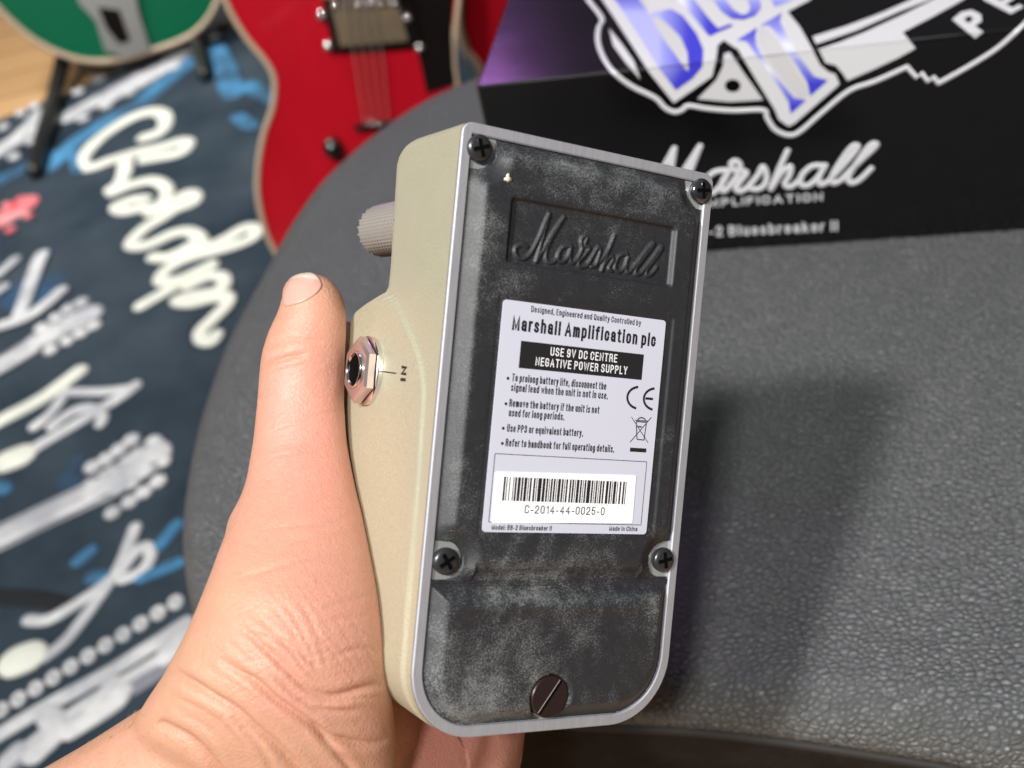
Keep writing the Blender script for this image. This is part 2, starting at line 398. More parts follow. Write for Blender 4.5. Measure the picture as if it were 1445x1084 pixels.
def m_rug():
    m = mat('navy_rug_pile', (.03, .05, .08), .95, 0, .15); k = N(m)
    c = k.mix(k.ramp(k.noise(5, 5, .6), [(.35, (0, 0, 0)), (.7, (1, 1, 1))]), (.016, .028, .042), (.052, .070, .088))
    c = k.mix(k.ramp(k.noise(2.6, 4, .65), [(.62, (0, 0, 0)), (.72, (.8, .8, .8))]), c, (.03, .11, .24))
    k.set('Base Color', c); k.set('Normal', k.bump(k.noise(420, 3), .003, .8)); return m
def m_print(name, c0, c1, scale=14, bump=.002):   # dyed pile
    m = mat(name, c0, .9, 0, .15); k = N(m)
    k.set('Base Color', k.mix(k.ramp(k.noise(scale, 4, .6), [(.35, (0, 0, 0)), (.68, (1, 1, 1))]), c0, c1)); k.set('Normal', k.bump(k.noise(420, 3), bump, .7)); return m
def m_wood():
    m = mat('light_wood_floor', (.5, .3, .15), .45); k = N(m)
    v = k.scaled((1.2, 14, 1)); c = k.mix(k.noise(3, 6, .6, v), (.50, .29, .13), (.66, .42, .21))
    br = k.n('ShaderNodeTexBrick'); br.inputs['Scale'].default_value = 1.0; br.inputs['Mortar Size'].default_value = .003
    br.inputs['Brick Width'].default_value = 1.2; br.inputs['Row Height'].default_value = .12; k.l(k.obj(), br.inputs['Vector'])
    br.inputs['Color1'].default_value = (1, 1, 1, 1); br.inputs['Color2'].default_value = (.86, .84, .8, 1); br.inputs['Mortar'].default_value = (.3, .22, .15, 1)
    k.set('Base Color', k.mix(1.0, c, br.outputs['Color'], 'MULTIPLY')); return m
def m_card():
    m = mat('glossy_black_card', (.003, .003, .0035), .16, 0, .4, .35, .05); k = N(m)
    sp = k.ramp(k.noise(700, 2), [(.765, (0, 0, 0)), (.79, (1, 1, 1))]); k.set('Base Color', k.mix(k.math('MULTIPLY', sp, .25), (.003, .003, .0035), (.3, .3, .3)))
    k.set('Roughness', k.math('ADD', k.math('MULTIPLY', k.noise(25, 4), .10), .12)); k.set('Normal', k.bump(k.noise(45, 3), .0004, .25)); return m
def m_blue():
    m = mat('blue_print', (.1, .1, .7), .3, 0, .5, .5, .06); k = N(m); f = k.attr('fade')
    k.set('Base Color', k.ramp(f, [(0, (.80, .81, .86)), (.40, (.30, .32, .78)), (1, (.045, .045, .56))])); return m
def m_knurl():
    m = mat('knurled_chrome', (.46, .42, .385), .36, .55); k = N(m); return m
def m_red():
    m = mat('red_lacquer', (.50, .004, .014), .22, 0, .5, .7, .06); k = N(m)
    v = k.scaled((40, 4, 6)); k.set('Base Color', k.mix(k.noise(1.0, 4, .6, v), (.33, .002, .009), (.50, .005, .018))); return m

LEATHER, CREAM, ALU, RUBBER, SKIN = m_leather(), m_cream(), m_alu(), m_rubber(), m_skin()
RUG, WOOD, CARD, BLUE, KNURL, RED = m_rug(), m_wood(), m_card(), m_blue(), m_knurl(), m_red()
RUGWHITE = m_print('cream_rug_print', (.60, .61, .55), (.74, .75, .67))
RUGGREY = m_print('grey_rug_print', (.40, .41, .44), (.66, .66, .66), 22)
RUGBLUE = m_print('blue_rug_print', (.035, .075, .125), (.07, .25, .46), 16)
RUGRED = m_print('red_rug_print', (.62, .05, .07), (.72, .35, .36), 30)
RUGHEM = m_print('grey_rug_border', (.20, .20, .24), (.27, .27, .31), 20)
LABEL = mat('silver_label', (.60, .61, .71), .32, .12, .5)
STICKER = mat('white_sticker', (.86, .86, .88), .5)
INK = mat('black_ink', (.012, .012, .014), .5)
INKLIGHT = mat('white_ink', (.78, .78, .80), .5)
PLATE = mat('zinc_plate', (.50, .53, .52), .34, .6)
SCREWM = mat('black_zinc_screw', (.045, .045, .05), .30, .5, .8)
SCREWCHROME = mat('dark_chrome_screw', (.16, .16, .18), .14, .9)
BROWNPL = mat('dark_brown_plastic', (.018, .010, .010), .34)
CHROME = mat('chrome', (.78, .74, .74), .13, 1.0)
HOLE = mat('hole_black', (.002, .002, .002), .9, 0, .05)
PRINTW = mat('white_print', (.62, .62, .65), .3, 0, .5, .5, .06)
PRINTG = mat('silver_print', (.56, .56, .58), .3, 0, .5, .5, .06)
NAIL = mat('nail', (.58, .33, .27), .25, 0, .5, .4, .1)
_k = N(NAIL); _k.set('Base Color', _k.mix(_k.attr('tip'), (.56, .31, .255), (.64, .52, .44)))
SIDEM = m_print('dark_brown_vinyl', (.012, .009, .008), (.022, .017, .014), 60, .001)
PIPING = mat('piping', (.014, .012, .011), .75)
BLACKM = mat('black_plastic', (.012, .012, .012), .35)
BLACKGLOSS = mat('black_gloss', (.008, .006, .006), .12, 0, .5, .8, .05)
CREAMBIND = mat('cream_binding', (.46, .34, .24), .4)
GREEN = mat('green_lacquer', (.0, .105, .047), .25, 0, .5, .7, .08)
SILVER = mat('satin_silver', (.55, .55, .53), .3, .9)
MAPLE = mat('maple', (.42, .24, .10), .4)
GOLDISH = mat('beige_chrome', (.66, .52, .36), .25, .9)  # chrome with its beige reflection put into the base colour

# ------------------------------------------------------------------ setting
bm = bmesh.new(); add_box(bm, (-6, -3, -.05), (6, 8, 0)); fl = obj('floor', bm, WOOD, smooth=False); fl['kind'] = 'structure'

# ------------------------------------------------------------------ rug
def on_rug(px, py, z=.010): return atz(px, py, z)
corner = [on_rug(0, 168), on_rug(240, 72)]
dv = (corner[1] - corner[0]).normalized(); nv = Vector((dv.y, -dv.x, 0))       # nv points to the viewer
o0 = corner[0] - dv * .45
bm = bmesh.new()
B = [o0, o0 + dv * 2.3, o0 + dv * 2.3 + nv * 2.05, o0 + nv * 2.05]
add_slab(bm, [Vector((p.x, p.y, .002)) for p in B], Vector((0, 0, .008)))
rug = tag(obj('rug', bm, RUG, smooth=False), 'navy blue plush rug printed with white lettering and guitar headstocks on the floor', 'rug')
def c2p(o, s, pts): return [(o[0] + x * s, o[1] + y * s) for x, y in pts]
def rug_tube(bm, pts, r, z=.010, h=.004, n=7):
    P = [on_rug(p[0], p[1], z) for p in [tuple(q) for q in catmull([(a, b, 0) for a, b in pts], n)]]
    rr = []
    for q in [tuple(q) for q in catmull([(a, b, 0) for a, b in pts], n)]: rr.append(r * (on_rug(q[0], q[1], z) - CAM).dot(FW) / F * 1.14)
    add_tube(bm, P, rr, 10, normal=(0, 0, 1), h=h)
o1, s1 = (80, 130), .22145; o2, s2 = (140, 300), .17993
bm = bmesh.new(); zz = .010
for i, (o, s, pts, r) in enumerate([
    (o1, s1, [(560, 290), (640, 265), (690, 215), (685, 150), (620, 125), (500, 155), (380, 220), (260, 310), (180, 400), (160, 460), (220, 480), (350, 435), (500, 390), (680, 350), (800, 315), (835, 335), (790, 385), (680, 410), (560, 430)], 10.5),
    (o1, s1, [(440, 430), (430, 520), (390, 600), (350, 620)], 10.5),
    (o1, s1, [(360, 640), (480, 590), (610, 565), (690, 600), (700, 660), (640, 730), (540, 740), (430, 760), (380, 730), (480, 690), (560, 680)], 10),
    (o1, s1, [(600, 770), (700, 730), (820, 655), (880, 655), (870, 700), (760, 745), (690, 790), (560, 870), (475, 960), (520, 985), (620, 960), (740, 905), (840, 890), (915, 930), (900, 990), (800, 1020)], 10.5),
    (o2, s2, [(430, 350), (520, 355), (660, 300), (760, 240), (860, 260), (980, 215), (1140, 125), (1225, 130), (1210, 190), (1080, 250), (900, 300), (740, 340), (600, 400), (500, 480), (490, 540), (620, 530), (760, 470), (880, 410)], 10.5),
    (o2, s2, [(880, 420), (720, 510), (540, 610), (400, 690), (325, 735)], 10),
    (o2, s2, [(700, 570), (860, 500), (970, 510), (975, 580), (880, 630), (740, 650), (610, 690), (720, 710), (880, 670), (1000, 660), (1000, 720), (900, 830), (800, 930), (810, 1000), (880, 1010), (920, 960)], 10.5)]):
    rug_tube(bm, c2p(o, s, pts), r, zz + i * .0006)
obj('printed_lettering', bm, RUGWHITE, rug)
def headstock(neck, r_neck, head, r_head, bumps, rb):
    for k in (-1, 0, 1):                                    # dark string lines along the neck and on to the head
        o_ = k * r_neck * .5; bm = bmesh.new(); rug_tube(bm, [(a + o_ * .5, b + o_ * .85) for a, b in neck + head[:1]], r_neck * .07, .0134, .0006); obj('printed_line', bm, RUGHEM, rug)
    for a, b in head:
        for k in (-1, 1): bm = bmesh.new(); rug_tube(bm, [(a - 4 + k * r_head * .25, b + k * r_head * .42), (a + 3 + k * r_head * .25, b - 3 + k * r_head * .42)], r_head * .11, .0152, .0006); obj('printed_dot', bm, RUGHEM, rug)
    bm = bmesh.new()
    rug_tube(bm, neck, r_neck, .0102, .003); rug_tube(bm, head, r_head, .0112, .004)
    for i, (x, y) in enumerate(bumps):
        c = on_rug(x, y, .0115); rr = rb * (c - CAM).dot(FW) / F
        add_lathe(bm, [(rr, 0), (rr * .8, .003), (rr * .3, .0046)], Matrix.Translation(c), 16)
    obj('printed_headstock', bm, RUGGREY, rug)
c4 = ((0, 540), .22145)
headstock(c2p(*c4, [(-300, 1120), (0, 985), (300, 840), (600, 700)]), 25, c2p(*c4, [(640, 670), (780, 590), (950, 470)]), 30,
          c2p(*c4, [(590, 540), (680, 490), (760, 430), (840, 370), (720, 830), (830, 760), (920, 700), (1010, 630), (980, 380), (1040, 500), (760, 600), (900, 520), (690, 620), (840, 640)]), 14)
c3 = ((0, 370), .17993)
headstock(c2p(*c3, [(-300, 960), (0, 810), (280, 640)]), 20, c2p(*c3, [(300, 620), (480, 520), (690, 410)]), 20,
          c2p(*c3, [(330, 520), (440, 440), (540, 370), (640, 320), (400, 690), (530, 620), (640, 560), (740, 500), (720, 380), (480, 520), (600, 460)]), 12)
headstock([(95, 165), (150, 135), (200, 108)], 16, [(150, 140), (215, 105), (262, 72)], 17,
          [(110, 130), (140, 112), (170, 96), (200, 82), (232, 64), (255, 50), (118, 168), (150, 150), (182, 132), (215, 112), (245, 95)], 10)
headstock([(-30, 225), (10, 205), (35, 190)], 16, [(0, 215), (35, 185), (58, 160)], 14, [(5, 180), (30, 160), (48, 150), (20, 222), (45, 200), (62, 180)], 10)
headstock([(285, 45), (310, 20), (330, -10)], 16, [(290, 40), (312, 18), (320, 0)], 18, [(275, 30), (300, 52), (318, 30)], 10)
# long headstock strip by the border, with its row of pegs
bm = bmesh.new()
rug_tube(bm, [(-20, 1048), (60, 1000), (160, 945), (262, 880)], 12, .0102, .003)
rug_tube(bm, [(40, 1052), (110, 1000), (200, 945), (268, 905)], 9, .0110, .003)
rug_tube(bm, [(100, 1030), (160, 992), (172, 975)], 16, .0114, .004); rug_tube(bm, [(50, 1062), (80, 1030), (70, 1010)], 18, .0114, .004); rug_tube(bm, [(130, 1000), (160, 960)], 10, .0118, .004)
rug_tube(bm, [(235, 925), (265, 890)], 16, .0114, .004); rug_tube(bm, [(10, 1075), (25, 1060)], 14, .0116, .004)
obj('printed_headstock', bm, RUGGREY, rug)
bm = bmesh.new()
for i in range(11):
    x, y = 2 + i * 24.6, 1002 - i * 15.2; c = on_rug(x, y, .0114); rr = 7.5 * (c - CAM).dot(FW) / F
    add_tube(bm, [c + Vector((rr * math.cos(a), rr * 1.15 * math.sin(a), 0)) for a in np.linspace(0, 2 * math.pi, 14)[:-1]], rr * .62, 8, normal=(0, 0, 1), h=.003, closed=True)
obj('printed_peg', bm, RUGGREY, rug)
c5 = ((0, 740), .22145)
for i, (pts, r) in enumerate([
    (c2p(*c5, [(280, 850), (420, 740), (540, 590), (660, 420), (760, 270), (820, 130), (860, 20)]), 9), (c2p(*c5, [(180, 610), (300, 610), (450, 530), (620, 420), (760, 300), (850, 190), (930, 140), (960, 200), (900, 300), (780, 350)]), 9),
    (c2p(*c4, [(200, 430), (400, 310), (600, 190), (780, 80), (860, 20)]), 9.5), (c2p(*c4, [(220, 280), (320, 200), (420, 60)]), 8), (c2p(*c4, [(330, 280), (440, 200), (560, 160), (650, 210), (640, 260)]), 8.5), (c2p(*c4, [(470, 60), (640, 60), (820, 40)]), 8),
    (c2p(*c3, [(0, 500), (180, 440), (330, 350), (480, 220)]), 9.5), (c2p(*c3, [(150, 420), (210, 250), (300, 0), (330, -60)]), 10), ([(-20, 400), (0, 385), (22, 366)], 7), ([(-10, 415), (5, 405)], 8)]):
    bm = bmesh.new(); rug_tube(bm, pts, r, .0102 + i * .0005, .003); obj('printed_ribbon', bm, RUGGREY, rug)
bm = bmesh.new(); rug_tube(bm, [(-20, 605), (0, 594), (60, 562), (112, 524)], 12, .0108, .004); obj('printed_ribbon', bm, RUGWHITE, rug)
for i, (x, y, rx) in enumerate([(20, 647, 29), (32, 930, 34)]):
    bm = bmesh.new(); rug_tube(bm, [(x - 8, y + 3), (x + 8, y - 3)], rx * .75, .0112 + i * .0005, .005); obj('printed_note', bm, RUGWHITE, rug)
for i, (pts, r) in enumerate([([(0, 255), (40, 232), (70, 220)], 14), ([(70, 235), (120, 190), (190, 150), (240, 110), (275, 80)], 15), ([(300, 70), (315, 95), (330, 130)], 17), ([(335, 165), (355, 178)], 11), ([(350, 120), (385, 140)], 12),
                              ([(110, 792), (128, 778)], 10), ([(130, 815), (160, 812)], 11), ([(200, 815), (250, 795)], 10), ([(225, 770), (250, 740)], 10), ([(0, 685), (8, 690)], 11), ([(100, 205), (110, 240)], 8)]):
    bm = bmesh.new(); rug_tube(bm, pts, r, .0095 + i * .0002, .0022); obj('printed_splash', bm, RUGBLUE, rug)
bm = bmesh.new(); rug_tube(bm, [(-20, 318), (10, 305), (34, 288)], 20, .0104, .004)
for x, y in [(10, 290), (30, 282), (45, 290), (40, 305), (15, 325)]:
    c = on_rug(x, y, .0125); rr = 9 * (c - CAM).dot(FW) / F; add_lathe(bm, [(rr, 0), (rr * .8, .003), (rr * .3, .0045)], Matrix.Translation(c), 14)
obj('printed_splash', bm, RUGRED, rug)
bm = bmesh.new(); rug_tube(bm, [(-120, 1163), (40, 1062), (135, 1003), (240, 938), (400, 838), (600, 714)], 13, .0100, .0012); obj('printed_border', bm, RUGHEM, rug)
bm = bmesh.new(); rug_tube(bm, [(-60, 838), (0, 842), (50, 845), (88, 852)], 13, .0104, .0018); obj('printed_splash', bm, mat('black_rug_print', (.006, .007, .009), .9), rug)

# ------------------------------------------------------------------ seat
seat_px = [(275, 880), (250, 822), (240, 740), (250, 650), (272, 560), (310, 460), (360, 370), (400, 300), (450, 235), (520, 175), (600, 125), (700, 85)]
out = [atz(x, y, SEAT_Z) for x, y in seat_px]
out += [Vector((.14, .805, SEAT_Z)), Vector((.26, .775, SEAT_Z)), Vector((.37, .69, SEAT_Z)), Vector((.44, .56, SEAT_Z)), Vector((.455, .42, SEAT_Z)), Vector((.43, .29, SEAT_Z)), Vector((.37, .20, SEAT_Z)), Vector((.29, .165, SEAT_Z)), Vector((.20, .166, SEAT_Z))]
out += [atz(x, y, SEAT_Z) for x, y in [(1445, 1052), (1320, 1032), (1200, 1014), (1080, 998), (960, 986), (820, 980), (700, 977)]]
out += [Vector((-.092, .262, SEAT_Z)), Vector((-.130, .287, SEAT_Z))]
ring = [Vector((p.x, p.y, 0)) for p in catmull(out, 7, True)]
cen = Vector((.13, .48, 0))
def inset(rg, d):
    res = []; m = len(rg)
    for i in range(m):
        t = (rg[(i + 1) % m] - rg[i - 1]).normalized(); nrm = Vector((t.y, -t.x, 0))
        if nrm.dot(cen - rg[i]) < 0: nrm = -nrm
        res.append(rg[i] + nrm * d)
    return res
seat = empty('padded_stool', (cen.x, cen.y, 0))
tag(seat, 'black leather padded stool with a rounded seat under the box', 'stool')
def S(p, z): return Vector((p.x - cen.x, p.y - cen.y, z))
bm = bmesh.new(); rings = []
prof = [(.004, -.0235), (.0006, -.0205), (.0, -.0165), (.0018, -.0115), (.0052, -.0070), (.0100, -.0036), (.0155, -.0015), (.0215, -.0004)]
for d, dz in prof: rings.append([bm.verts.new(S(p, SEAT_Z + dz)) for p in inset(ring, d)])
base = inset(ring, .0215)
for k in range(1, 26):
    f = 1 - k / 26.0
    zz = SEAT_Z - .0004 + .0010 * (1 - f ** 3)
    rings.append([bm.verts.new(S(cen + (p - cen) * f, zz)) for p in base])
m_ = len(ring)
for A, Bq in zip(rings, rings[1:]):
    for i in range(m_): bm.faces.new((A[i], A[(i + 1) % m_], Bq[(i + 1) % m_], Bq[i]))
cv = bm.verts.new(S(cen, SEAT_Z + .0006))
for i in range(m_): bm.faces.new((rings[-1][i], rings[-1][(i + 1) % m_], cv))
obj('cushion', bm, LEATHER, seat)
bm = bmesh.new(); add_tube(bm, [S(p, SEAT_Z - .0235) for p in inset(ring,   .0012)], .0020, 8, closed=True); obj('piping', bm, PIPING, seat)
bm = bmesh.new(); A = [bm.verts.new(S(p, SEAT_Z - .0245)) for p in inset(ring, .003)]; Bq = [bm.verts.new(S(p, SEAT_Z - .095)) for p in inset(ring, .006)]
for i in range(m_): bm.faces.new((A[i], A[(i + 1) % m_], Bq[(i + 1) % m_], Bq[i]))
bm.faces.new(Bq); obj('side_band', bm, SIDEM, seat)
for x, y in ((-.05, .40), (.04, .68), (.32, .60), (.27, .25)):
    bm = bmesh.new(); add_cyl(bm, S(Vector((x, y, 0)), .0), S(Vector((x, y, 0)), SEAT_Z - .09), .016, .02, 20); obj('leg', bm, BLACKM, seat)

# ------------------------------------------------------------------ box
PB = atz(1005, 355, SEAT_Z + .0009); PB2 = atz(1445, 325, SEAT_Z + .0009)
E = (PB2 - PB).normalized(); NF = Vector((E.y, -E.x, 0))          # front normal, towards the camera
if NF.dot(CAM - PB) < 0: NF = -NF
BH = .1095; BX0, BX1, BD = -.1085, .172, .16
def bx(e, dpt, z): return PB + E * e - NF * dpt + Vector((0, 0, z))
bm = bmesh.new()
Mb = Matrix(((E.x, -NF.x, 0, PB.x), (E.y, -NF.y, 0, PB.y), (0, 0, 1, PB.z), (0, 0, 0, 1)))
add_box(bm, (BX0, 0, 0), (BX1, BD, BH), Mb)
box = obj('cardboard_box', bm, CARD, smooth=False)
tag(box, 'glossy black cardboard box with blue and white logo standing on the stool', 'box')
bv = box.modifiers.new('bevel', 'BEVEL'); bv.width = .0014; bv.segments = 3
EA, EB = project(bx(BX0, 0, BH)), project(bx(BX1, 0, BH))
def above_edge(p):                                                 # >0 on the lid side of the front top edge
    return (EB[0] - EA[0]) * (p[1] - EA[1]) - (EB[1] - EA[1]) * (p[0] - EA[0]) < 0
def edge_d(p): return (EA[1] - EB[1]) * (p[0] - EA[0]) + (EB[0] - EA[0]) * (p[1] - EA[1])     # negative above
TOPP = bx(0, 0, BH)
def on_box(p, lift, side=None):
    up = (edge_d(p) < 0) if side is None else side
    if up: return atp(p[0], p[1], TOPP + Vector((0, 0, lift)), Vector((0, 0, 1)))
    return atp(p[0], p[1], PB + NF * lift, NF)
def clip(poly, sgn):
    o = []; m = len(poly)
    for i in range(m):
        a, b = poly[i], poly[(i + 1) % m]; da, db = edge_d(a) * sgn, edge_d(b) * sgn
        if da <= 0: o.append(a)
        if (da < 0 < db) or (db < 0 < da):
            t = da / (da - db); o.append((a[0] + (b[0] - a[0]) * t, a[1] + (b[1] - a[1]) * t))
    return o
def add_decal(bm, poly, lift, split=0, fade=None, lay=None):
    tr = [[poly[i] for i in t] for t in tessellate_polygon([[Vector((x, y, 0)) for x, y in poly]])]
    for _ in range(split):
        nt = []
        for a, b, c in tr:
            L = [math.dist(a, b), math.dist(b, c), math.dist(c, a)]; k = L.index(max(L))
            if L[k] < 7: nt.append([a, b, c]); continue
            a, b, c = [(a, b, c), (b, c, a), (c, a, b)][k]; mm = ((a[0] + b[0]) / 2, (a[1] + b[1]) / 2)
            nt += [[a, mm, c], [mm, b, c]]
        tr = nt
    for t in tr:
        for sgn in (1, -1):
            q = clip(t, sgn)
            if len(q) < 3: continue
            vs = []
            for p in q:
                v = bm.verts.new(on_box(p, lift, sgn == 1))
                if fade: v[lay] = fade(p)
                vs.append(v)
            try: bm.faces.new(vs)
            except ValueError: pass
c7 = ((800, 0), .27682); c8 = ((1100, 0), .2399); c6 = ((870, 180), .2699)
bm = bmesh.new()
add_decal(bm, c2p(*c7, [(120, -90), (180, 0), (240, 90), (330, 230), (420, 370), (545, 525), (640, 460), (740, 390), (760, 300), (770, 230), (800, 205), (850, 240), (870, 250), (960, 400), (1060, 560), (1080, 610), (1130, 645), (1160, 630), (1390, 430), (1370, 380), (1330, 365), (1290, 330), (1240, 230), (1190, 140), (1125, 60), (1240, 0), (1300, -90)]), .0003)
add_decal(bm, c2p(*c7, [(215, 145), (235, 230), (300, 320), (375, 405), (340, 310), (280, 225)]), .0003)
pl1 = [(230, 290), (270, 370), (330, 385), (370, 430), (400, 475), (550, 410), (700, 340), (800, 285), (725, 190), (880, 110), (1080, 0), (1180, -80), (1050, -80), (900, 0), (740, 80), (500, 190), (350, 250)]
add_decal(bm, c2p(*c8, pl1), .0003)
add_decal(bm, c2p(*c8, [(195, 215), (215, 260), (450, 180), (700, 70), (880, 0), (1000, -80), (900, -80), (770, 0), (600, 75), (400, 150)]), .0003)
add_decal(bm, c2p(*c8, [(1015, 115), (1150, 225), (1200, 190), (1150, 152), (1190, 125), (1185, 85), (1130, 58), (1070, 70)]), .0003)
add_decal(bm, c2p(*c8, [(1190, -30), (1200, 0), (1360, 82), (1438, 40), (1410, 25), (1370, 45), (1330, 25), (1380, -5), (1350, -20), (1300, 5), (1260, -20), (1300, -50)]), .0003)
obj('printed_logo', bm, PRINTW, box, smooth=False, recalc=False)
bm = bmesh.new()
add_decal(bm, c2p(*c7, [(800, 275), (830, 265), (900, 370), (1000, 510), (830, 520), (665, 505), (760, 410), (795, 340)]), .0003)
add_decal(bm, c2p(*c7, [(975, 150), (1000, 130), (1060, 190), (1150, 330), (1215, 430), (1225, 480), (1180, 495), (1110, 420), (1010, 280), (970, 215)]), .0006)
obj('printed_emblem', bm, PRINTG, box, smooth=False, recalc=False)
bm = bmesh.new(); ell = [(845 + 40 * math.cos(a), 437 + 32 * math.sin(a)) for a in np.linspace(0, 2 * math.pi, 24)[:-1]]
add_decal(bm, c2p(*c7, ell), .0006); obj('printed_hole', bm, HOLE, box, smooth=False, recalc=False); bm = bmesh.new(); add_decal(bm, c2p(*c8, [(1085, 112), (1115, 92), (1140, 110), (1112, 135)]), .0006)
obj('printed_hole', bm, HOLE, box, smooth=False, recalc=False)
def blue_letter(polys):
    bm = bmesh.new(); lay = bm.verts.layers.float.new('fade')
    for pts, fade in polys: add_decal(bm, c2p(*c7, pts), .0006, 9, fade, lay)
    return obj('printed_letter', bm, BLUE, box, smooth=False, recalc=False)
def cf(p): return ((p[0] - 800) / .27682, p[1] / .27682)
def fB(p):
    x, y = cf(p); d = (x - 360) * .62 - (y - 150) * .05; a = abs(y - 150 - (x - 440) * .2) / 210
    return min(1, max(0, .30 + .95 * max(0, (x - 470) / 200) + .9 * max(0, (60 - y) / 120) * (x < 420) + .35 * max(0, (y - 330) / 120)))
def fL(p): x, y = cf(p); return min(1, max(0, .25 + (x - 620) / 130))
def fU(p): x, y = cf(p); return min(1, max(0, .35 + y / 150))
def fI(c, sl): return lambda p: min(1, max(0, abs((cf(p)[1] - c)) / sl))
blue_letter([([(170, -90), (245, 0), (300, 80), (390, 220), (470, 350), (555, 460), (640, 400), (690, 340), (695, 250), (660, 170), (590, 80), (530, 45), (450, 60), (420, 75), (400, 40), (370, 0), (300, -90)], fB)])
blue_letter([([(480, -90), (560, 0), (640, 80), (725, 185), (850, 130), (830, 122), (770, 145), (720, 90), (650, 0), (580, -90)], fL)])
blue_letter([([(680, -90), (745, 0), (790, 60), (840, 95), (900, 100), (960, 80), (990, 40), (985, 0), (940, -90), (860, -90), (920, 0), (935, 40), (920, 70), (890, 75), (850, 50), (810, 0), (740, -90)], fU)])
blue_letter([([(1000, -70), (1040, 0), (1060, 35), (1150, 0), (1200, -70)], fU)])
blue_letter([([(865, 205), (970, 140), (960, 180), (965, 230), (1010, 310), (1100, 430), (1160, 500), (1220, 510), (1140, 580), (1130, 520), (1080, 440), (1000, 330), (950, 260), (915, 210)], fI(350, 190)),
             ([(985, 130), (1095, 65), (1085, 110), (1130, 200), (1200, 310), (1260, 390), (1330, 410), (1240, 490), (1225, 420), (1170, 330), (1110, 250), (1060, 160), (1030, 130)], fI(235, 190))])
bm = bmesh.new(); add_decal(bm, c2p(*c7, [(430, 88), (470, 90), (520, 130), (580, 190), (615, 270), (620, 362), (605, 355), (560, 290), (500, 210), (450, 130)]), .0009)
add_decal(bm, c2p(*c7, [(330, -90), (380, 0), (415, 55), (400, 10), (360, -60)]), .0009)
obj('printed_letter', bm, PRINTG, box, smooth=False, recalc=False)
def box_tube(bm, pts, r, lift, n=5, h=.0004):
    q = [(v.x, v.y) for v in catmull([(a, b, 0) for a, b in pts], n)]
    P = [on_box(p, lift) for p in q]; rr = [r * (p - CAM).dot(FW) / F for p in P]
    add_tube(bm, P, rr, 10, normal=lambda i: Vector((0, 0, 1)) if edge_d(q[i]) < 0 else NF, h=h)
outl = c2p(*c7, [(70, -70), (110, 0), (178, 92), (162, 140), (158, 210), (185, 290), (240, 370), (330, 440), (450, 500), (500, 550), (550, 572), (590, 560), (620, 540), (720, 555), (850, 565), (1000, 562), (1020, 600), (1060, 660), (1130, 690), (1190, 670), (1300, 575)])
outl += c2p(*c8, [(410, 535), (560, 480), (750, 395)])
bm = bmesh.new(); box_tube(bm, outl, 3.6, .0004, 6)
zig = c2p(*c8, [(750, 395), (805, 458), (835, 432), (872, 480), (905, 455), (935, 490)])
box_tube(bm, zig, 3.4, .0006, 1); box_tube(bm, c2p(*c8, [(935, 490), (1000, 455), (1150, 370), (1300, 270), (1438, 140), (1520, 40)]), 3.6, .0005, 6)
obj('printed_outline', bm, PRINTW, box)
bm = bmesh.new()
for i, s in enumerate([
    [(75, 330), (35, 365), (70, 410), (150, 370), (230, 240), (303, 110)], [(303, 110), (285, 230), (262, 390)], [(262, 390), (340, 250), (437, 98)], [(437, 98), (390, 220), (358, 330), (395, 368), (440, 340)],
    [(575, 225), (510, 235), (455, 290), (455, 340), (500, 345), (550, 300), (585, 235)], [(585, 235), (548, 300), (560, 335), (600, 300)],
    [(590, 310), (640, 240), (645, 195), (622, 176), (600, 190), (615, 225), (680, 235), (650, 280), (625, 320), (650, 335), (700, 305)],
    [(690, 310), (740, 250), (765, 205), (785, 250), (775, 300), (735, 325), (695, 318)], [(895, 122), (850, 220), (808, 322)], [(815, 310), (865, 235), (910, 205), (905, 250), (880, 295), (910, 312), (965, 270)],
    [(1080, 200), (1020, 205), (970, 250), (962, 295), (1000, 305), (1050, 265), (1092, 200)], [(1092, 200), (1058, 265), (1070, 300), (1120, 275)],
    [(1110, 280), (1180, 205), (1245, 130), (1262, 98), (1230, 103), (1175, 175), (1128, 255), (1135, 292), (1185, 270)],
    [(1175, 275), (1270, 180), (1340, 115), (1360, 88), (1325, 95), (1265, 175), (1215, 255), (1225, 290), (1270, 275), (1332, 215)]]):
    box_tube(bm, c2p(*c6, s), 4.3, .0004 + .00004 * i, 6)
obj('printed_script', bm, PRINTW, box)
def front(px, py, lift=.0004): return atp(px, py, PB + NF * lift, NF)
bm = bmesh.new()
add_text(bm, 'AMPLIFICATION', front(982, 293.5), front(1161, 283.5), .0050, (0, 0, 1), .20); obj('printed_lettering', bm, PRINTG, box, smooth=False, recalc=False)
bm = bmesh.new()
add_text(bm, 'BB-2 Bluesbreaker II', front(974, 335.5), front(1182, 326), .0066, (0, 0, 1), .165); obj('printed_lettering', bm, PRINTG, box, smooth=False, recalc=False)

